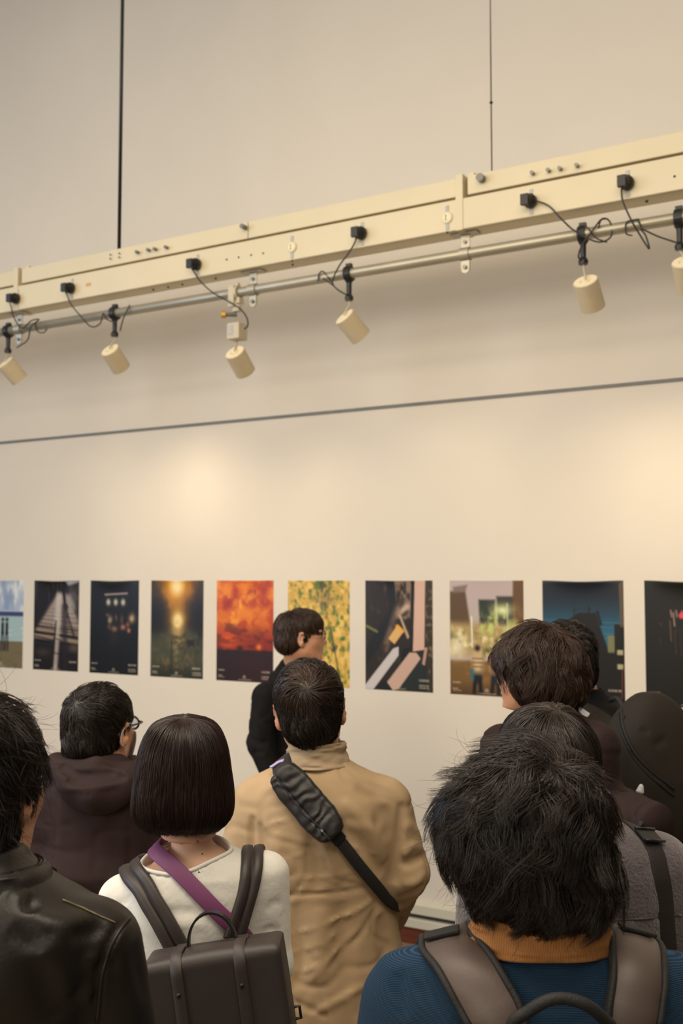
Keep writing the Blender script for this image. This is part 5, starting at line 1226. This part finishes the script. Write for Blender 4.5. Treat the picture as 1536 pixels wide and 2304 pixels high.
# glasses
k = empty('eyeglasses', p.o, p.yaw); tag(k, 'dark thin-framed glasses on the person in the brown hooded jacket', 'glasses')
def glasses(p, k, m, z=.008, rim=.0022, rr=(.024, .018)):
    T = p.T
    for sg in (-1, 1):
        c = (sg * .033, .112, z); t = np.linspace(0, 2 * math.pi, 33); pts = [T((c[0] + rr[0] * math.cos(q), c[1] - abs(c[0] + rr[0] * math.cos(q)) * .12, c[2] + rr[1] * math.sin(q))) for q in t]
        Geo().tube(pts, rim, 8, cap=False).build('rim', m, k, smooth=True)
        g = Geo(); g.add([np.array(q) for q in pts[:-1]], [tuple(range(32))]); ln = g.build('lens', M_lens, k); sm = ln.modifiers.new('t', 'SOLIDIFY'); sm.thickness = .0012
        Geo().tube(catmull([T((sg * .057, .104, z + .006)), T((sg * .080, .085, z + .006)), T((sg * .084, .02, z + .004)), T((sg * .082, -.010, z + .002)), T((sg * .080, -.028, z - .018))], 6), rim * .9, 8).build('temple', m, k, smooth=True)
    Geo().tube(catmull([T((-.010, .112, z + .004)), T((0, .117, z + .008)), T((.010, .112, z + .004))], 6), rim, 8).build('bridge', m, k, smooth=True)
glasses(p, k, M_frame, rim=.003)
# mask
k = empty('face_mask', p.o, p.yaw); tag(k, 'white face mask looped behind the ear of the person in the hooded jacket', 'mask')
hd = p.head_f(); n1, n2 = 15, 11; V = []
for i in range(n1):
    for j in range(n2):
        a = (i / (n1 - 1) - .5) * 2; b = j / (n2 - 1); x = a * .079; z = -.012 - b * .098; y = .125 - .055 * abs(a) ** 1.7 - .012 * (abs(b - .5) * 2) ** 2 - .02 * b; V.append(T((x, y, z)))
V = np.array(V); V = V + 0; dv = hd(V); G = nrm(grad(hd, V, .003)); V = V - G * np.clip(dv - .010, -.05, .05)[:, None] * (np.abs(dv - .010) > 0)[:, None] * np.clip(1, 0, 1) * .7
Fm = [(i * n2 + j, (i + 1) * n2 + j, (i + 1) * n2 + j + 1, i * n2 + j + 1) for i in range(n1 - 1) for j in range(n2 - 1)]
mo = link_mesh('mask_panel', V, Fm, M_mask, k); sm = mo.modifiers.new('t', 'SOLIDIFY'); sm.thickness = .0015; sm = mo.modifiers.new('s', 'SUBSURF'); sm.levels = 1; sm.render_levels = 1
for i, sg in ((0, -1), (n1 - 1, 1)):
    Geo().tube(catmull([V[i * n2], T((sg * .085, .02, .02)), T((sg * .086, -.018, .0)), T((sg * .083, -.018, -.03)), T((sg * .082, .005, -.048)), V[i * n2 + n2 - 1]], 8), .0009, 6).build('ear_loop', M_mask, k, smooth=True)

# ================================================================== PRESENTER IN BLACK, PROFILE WITH GLASSES
p = Person('person in black with glasses in right profile in front of the yellow leaf poster', 4.8, (676, 1432), -84, 4.85, 664, -62, hs=1.0)
dB = 4.85
rows = [(p.J(672, 1486)[2], -.0, -.005, .056, .056), (p.J(672, 1500)[2], 0, -.01, .075, .068), (p.J(665, 1518)[2], 0, -.015, .13, .085), (p.J(662, 1540)[2], 0, -.02, .165, .10), (p.J(660, 1580)[2], 0, -.02, .175, .115), (p.J(664, 1700)[2], 0, -.01, .160, .115), (p.J(668, 1800)[2], 0, 0, .15, .11), (1.05, 0, 0, .155, .11), (.84, 0, 0, .165, .12)]
T_p = Loft(rows, 2.3)
A_p = arms2(p, ((598, 1568, -.14), (584, 1672, -.16), (606, 1738, -.20)), ((720, 1568, .14), (740, 1680, .14), (735, 1780, .02)), (.062, .056, .042))
body_mesh(p, T_p, A_p, .88, shrink=.024, neckbase=p.J(666, 1500, .0), h=.0055, clip=(sleeve_union(T_p, A_p), T_p.zz[-1] - .03, .006))
trousers(p, .88, .09, M_navy, inside=T_p)
F0p = sleeve_union(T_p, A_p); H = lambda *a: p.hits(F0p, a)
cr = [(H((562, 1660), (585, 1672), (605, 1668)), -.012, .012), (H((575, 1700), (592, 1700), (606, 1690)), .006, .010), (H((570, 1600), (580, 1640), (590, 1660)), .006, .012)]
pj, FP_, _ = garment(p, 'black_shirt', T_p, A_p, M_blackcl, .90, h=.008, fold=.006, seed=54, wr=.003, creases=cr)
collar(p, 'shirt_collar', p.J(668, 1494, 0), [(-.02, .082, .075, 0), (.0, .068, .066, 0), (.022, .063, .063, 0)], M_blackcl, gap=.5, th=.004)
hs = U_(ell((0, -.014, .030), (.085, .108, .098)), ell((0, .035, .060), (.070, .062, .052)), ell((0, -.045, -.030), (.076, .072, .055)), k=.03)
hair_mesh(p, 'hair', hs, lambda P: smax(hairline(P, -.072, -.002, .040), -(np.minimum(P[:, 1] - .045, .055 - P[:, 2])) * 0 - 1, .01), (0, -.04, .10), H_brown, n=4500, L=.07, K=8, r=.0011, grav=.85, gspan=.10, swirl=.2, clump=.4, nclump=300, noise=.12, depth=.010, seed=71)
k = empty('eyeglasses', p.o, p.yaw); tag(k, 'thin-rimmed glasses on the person in black seen in profile', 'glasses')
glasses(p, k, M_frame, z=.006, rim=.0022, rr=(.024, .019))

# ================================================================== BROWN FLUFFY HAIR, FACING LEFT
p = Person('person with fluffy brown hair turned to the left, in a dark brown parka', 2.75, (1210, 1512), 52, 2.74, 1238, 38)
z_ = lambda y: p.J(1238, y)[2]
rows = [(z_(1572), 0, -.01, .058, .058), (z_(1596), 0, -.01, .080, .074), (z_(1616), 0, -.015, .13, .085), (z_(1640), 0, -.02, .165, .10), (z_(1690), 0, -.02, .175, .12), (z_(1800), 0, -.01, .17, .125), (z_(2000), 0, 0, .165, .125), (.80, 0, 0, .185, .135)]
T_b = Loft(rows, 2.3)
A_b = arms2(p, ((1338, 1682, -.08), (1348, 1800, -.06), (1478, 1862, -.24)), ((1132, 1682, .08), (1118, 1850, .10), (1150, 1960, .22)), (.060, .056, .052))
q_ = A_b[0][0]; d_ = nrm(q_[2] - q_[1]); A_b2 = [((q_[0], q_[1], q_[2] - d_ * .075),) + A_b[0][1:] + (-.14, 1.3), A_b[1]]
body_mesh(p, T_b, A_b2, .88, shrink=.024, neckbase=p.J(1238, 1590, .0), h=.006, clip=(sleeve_union(T_b, A_b), T_b.zz[-1] - .03, .006))
trousers(p, .88, .09, M_navy, inside=T_b)
F0bb = sleeve_union(T_b, A_b); H = lambda *a: p.hits(F0bb, a)
cr = [(H((1345, 1770), (1370, 1785), (1392, 1775)), -.010, .010), (H((1400, 1775), (1405, 1800), (1400, 1840)), -.008, .008), (H((1360, 1800), (1385, 1830), (1390, 1850)), .006, .010), (H((1350, 1690), (1362, 1730), (1366, 1770)), .006, .012)]
bj, FBB, _ = garment(p, 'parka', T_b, A_b, M_brown, .70, h=.008, fold=.007, seed=64, wr=.003, creases=cr)
q0 = A_b[0][0][2]; dr = nrm(q0 - A_b[0][0][1]); Geo().tube([q0 - dr * .03, q0 + dr * .002], [.0555, .054], 24).build('cuff', M_brown, p.root, smooth=True)
sb_ = p.hit(F0bb, 1443, 1853); n_ = nrm(grad(F0bb, sb_[None], .005))[0]; Geo().tube([sb_ + n_ * .002, sb_ + n_ * .005], [.008, .006], 12).build('snap_button', M_black, p.root)
collar(p, 'parka_collar', p.J(1240, 1596), [(-.02, .088, .082, 0), (0, .078, .074, 0), (.028, .070, .068, 0)], M_navycl, gap=.6, th=.005, wob=.005)
V, Q = surf(rbox(p.J(1302, 1612, -.05), (.020, .004, .022), rotm('Z', -30) @ rotm('Y', 35), .002), p.J(1302, 1612, -.05) - .05, p.J(1302, 1612, -.05) + .05, .0025); p.add('white_collar_tip', V, Q, M_paper)
hs = U_(ell((0, -.012, .028), (.097, .112, .105)), ell((0, -.030, -.030), (.098, .098, .070)), ell((0, .03, .03), (.088, .085, .06)), k=.03)
hair_mesh(p, 'hair', hs, lambda P: smax(hairline(P, -.095, -.045, -.01), -.09 - P[:, 2], .01), (.0, -.045, .105), H_brown, n=8000, L=.085, K=11, r=.0008, grav=.75, gspan=.11, swirl=.3, wave=.45, wfreq=1.2, clump=.6, nclump=420, noise=.25, depth=.015, lift=.004, tiplift=.005, seed=81,
          tintvar=.35, fly=60, flyL=.03, box=.2)

# ================================================================== MAN IN BLACK JACKET WITH BACKPACK
p = Person('person in a black jacket at the right, half hidden behind the fluffy brown hair', 3.2, (1276, 1492), -4, 3.22, 1304, 32)
z_ = lambda y: p.J(1304, y)[2]
rows = [(z_(1548), 0, 0, .060, .060), (z_(1566), 0, -.01, .085, .078), (z_(1582), 0, -.015, .135, .088), (z_(1602), 0, -.02, .17, .10), (z_(1645), 0, -.02, .18, .12), (z_(1750), 0, -.01, .17, .125), (z_(1900), 0, 0, .165, .125), (.80, 0, 0, .18, .13)]
T_k = Loft(rows, 2.3)
A_k = arms2(p, ((1384, 1640, -.08), (1400, 1790, -.10), (1380, 1890, .02)), ((1220, 1640, .10), (1200, 1790, .10), (1220, 1880, .2)), (.060, .055, .046))
body_mesh(p, T_k, A_k, .88, shrink=.024, neckbase=p.J(1300, 1560, .0), h=.0065, clip=(sleeve_union(T_k, A_k), T_k.zz[-1] - .03, .006))
trousers(p, .88, .09, M_navy, inside=T_k)
kj, FK, F0k = garment(p, 'black_jacket', T_k, A_k, M_blackcl, .78, h=.009, fold=.006, seed=74)
collar(p, 'jacket_collar', p.J(1302, 1566), [(-.025, .098, .09, 0), (-.005, .086, .08, 0), (.022, .070, .068, 0)], M_navycl, gap=.5, th=.006, tilt=-.05)
hs = U_(ell((0, -.014, .032), (.088, .108, .098)), ell((0, -.040, -.030), (.078, .078, .060)), k=.03)
hair_mesh(p, 'hair', hs, lambda P: hairline(P, -.082, .008), (.0, -.05, .11), H_black, n=5000, L=.055, K=8, r=.001, grav=.6, gspan=.12, swirl=.6, wave=.4, clump=.6, nclump=300, noise=.3, depth=.013, seed=91)
k = empty('backpack', p.o, p.yaw); tag(k, 'large charcoal backpack with a diagonal zip on the person in the black jacket', 'backpack')
bq = p.loc(W(1466, 1745, 2.98)); ey = nrm(bq - p.J(1330, 1745, .0)); ey[2] = 0; ey = nrm(ey); ez = nrm(np.array([0, 0, 1.0]) + ey * .10); ex = nrm(np.cross(ey, ez)); ez = np.cross(ex, ey); MB = np.stack([ex, ey, ez], 1)
def bpf(P):
    Q = (P - bq) @ MB; z = Q[:, 2]; w = .150 - .055 * np.clip((z - .06) / .16, 0, 1) ** 2; dpt = .110 - .03 * np.clip(z / .22, 0, 1)
    d = ((np.abs(Q[:, 0] / w) ** 2.6 + np.abs(Q[:, 1] / dpt) ** 2.6 + np.abs(z / .235) ** 3.0) ** (1 / 2.7) - 1) * .10
    return d + .003 * fbm(Q * 9, 5, 2)
zl = [p.hit(bpf, 1398, 1596), p.hit(bpf, 1402, 1640), p.hit(bpf, 1425, 1690), p.hit(bpf, 1465, 1735), p.hit(bpf, 1515, 1775)]
zl2 = [q + [0, 0, -.018] for q in zl]
bpc = crease_f(bpf, [(zl, -.004, .005), (zl2, -.003, .004), ([p.hit(bpf, 1440, 1640), p.hit(bpf, 1460, 1650)], -.006, .008), ([p.hit(bpf, 1470, 1680), p.hit(bpf, 1500, 1660)], -.006, .01)])
V, Q = surf(bpc, bq - .30, bq + .30, .007); link_mesh('bag_body', V, Q, M_olive, k)
seam('zip', zl, bpc, M_web, k, r=.004, off=.001); seam('zip', zl2, bpc, M_web, k, r=.003, off=.001)
q = project(bpc, p.hit(bpf, 1404, 1612)[None], .004)[0]; Geo().tube([q, q + [0, 0, -.03]], .004, 8).build('zip_pull', M_olive, k, smooth=True)
low = bq + np.array([0, 0, -.30]); V, Q = surf(rbox(low, (.14, .10, .13), MB, .05), low - .25, low + .25, .01); link_mesh('lower_compartment', V, Q, M_blackcl, k)
A = [p.hit(F0k, 1296, 1600), p.hit(F0k, 1330, 1610), p.hit(F0k, 1358, 1630), p.hit(F0k, 1380, 1655)]
strap('shoulder_strap', [A[0] + [-.02, .06, -.02]] + A, F0k, .060, .010, .003, M_olive, k)
A = [p.hit(F0k, 1378, 1572), p.hit(F0k, 1392, 1590), p.hit(F0k, 1398, 1615)]
hl = catmull([p.loc(W(1372, 1576, 3.1)), p.loc(W(1388, 1572, 3.06)), p.loc(W(1400, 1590, 3.03)), p.loc(W(1402, 1612, 3.02))], 6); Geo().tube(hl, .007, 8).build('haul_loop', M_web, k, smooth=True)
wq = p.loc(W(1441, 1775, 2.86)); V, Q = surf(rbox(wq, (.012, .010, .013), rotm('Y', 20), .006), wq - .03, wq + .03, .002); link_mesh('white_clip', V, Q, M_phone, k)
# ================================================================== LIGHT, WORLD, CAMERA
def area(name, loc, tgt, sx, sy, power, col):
    d = bpy.data.lights.new(name, 'AREA'); d.shape = 'RECTANGLE'; d.size = sx; d.size_y = sy; d.energy = power; d.color = col
    o = bpy.data.objects.new(name, d); COL.objects.link(o); o.location = loc
    o.rotation_euler = (Vector(tgt) - Vector(loc)).to_track_quat('-Z', 'Y').to_euler(); return o
area('ceiling_fill', (-2.6, -.4, 6.55), (-2.6, -.3, 0), 12.0, 9.5, 330, (1.0, .92, .80))  # unseen ceiling-sized fill, added for soft top light without a beam shadow
area('wall_fill', (-2.4, -5.7, 3.3), (-2.4, 5, 2.3), 9.0, 2.2, 230, (1.0, .90, .74))  # unseen soft light added behind the camera to brighten the wall
area('overhead_fill', (-1.9, .9, 4.15), (-2.0, 2.3, 2.0), 5.5, 1.3, 125, (1.0, .86, .66))  # unseen area light added overhead for bright shoulders and the wall gradient
area('window_daylight', (X0 + .12, (wy0 + wy1) / 2, (wz0 + wz1) / 2), (0, (wy0 + wy1) / 2 + 1.5, 2.2), 3.8, 3.2, 300, (.62, .76, 1.0))
w = bpy.data.worlds.new('sky'); bpy.context.scene.world = w; w.use_nodes = True
w.node_tree.nodes['Background'].inputs[0].default_value = (.6, .72, .9, 1); w.node_tree.nodes['Background'].inputs[1].default_value = 1.0
cd = bpy.data.cameras.new('camera'); co = bpy.data.objects.new('camera', cd); COL.objects.link(co)
cd.sensor_fit = 'VERTICAL'; cd.sensor_height = 36; cd.sensor_width = 24; cd.lens = FPX / 2304 * 36; cd.clip_start = .05; cd.clip_end = 60
R3 = np.stack([CR, CU, -CF], 1); M4 = Matrix.Translation(Vector(CAM)) @ Matrix(R3.tolist()).to_4x4(); co.matrix_world = M4
cd.dof.use_dof = True; cd.dof.focus_distance = 1.85; cd.dof.aperture_fstop = 6.3
sc = bpy.context.scene; sc.camera = co
sc.view_settings.view_transform = 'Standard'; sc.view_settings.look = 'None'; sc.view_settings.gamma = 1; sc.view_settings.exposure = .0
sc.view_settings.use_curve_mapping = False
sc.cycles.max_bounces = 6; sc.cycles.diffuse_bounces = 4; sc.cycles.glossy_bounces = 3; sc.cycles.use_denoising = True
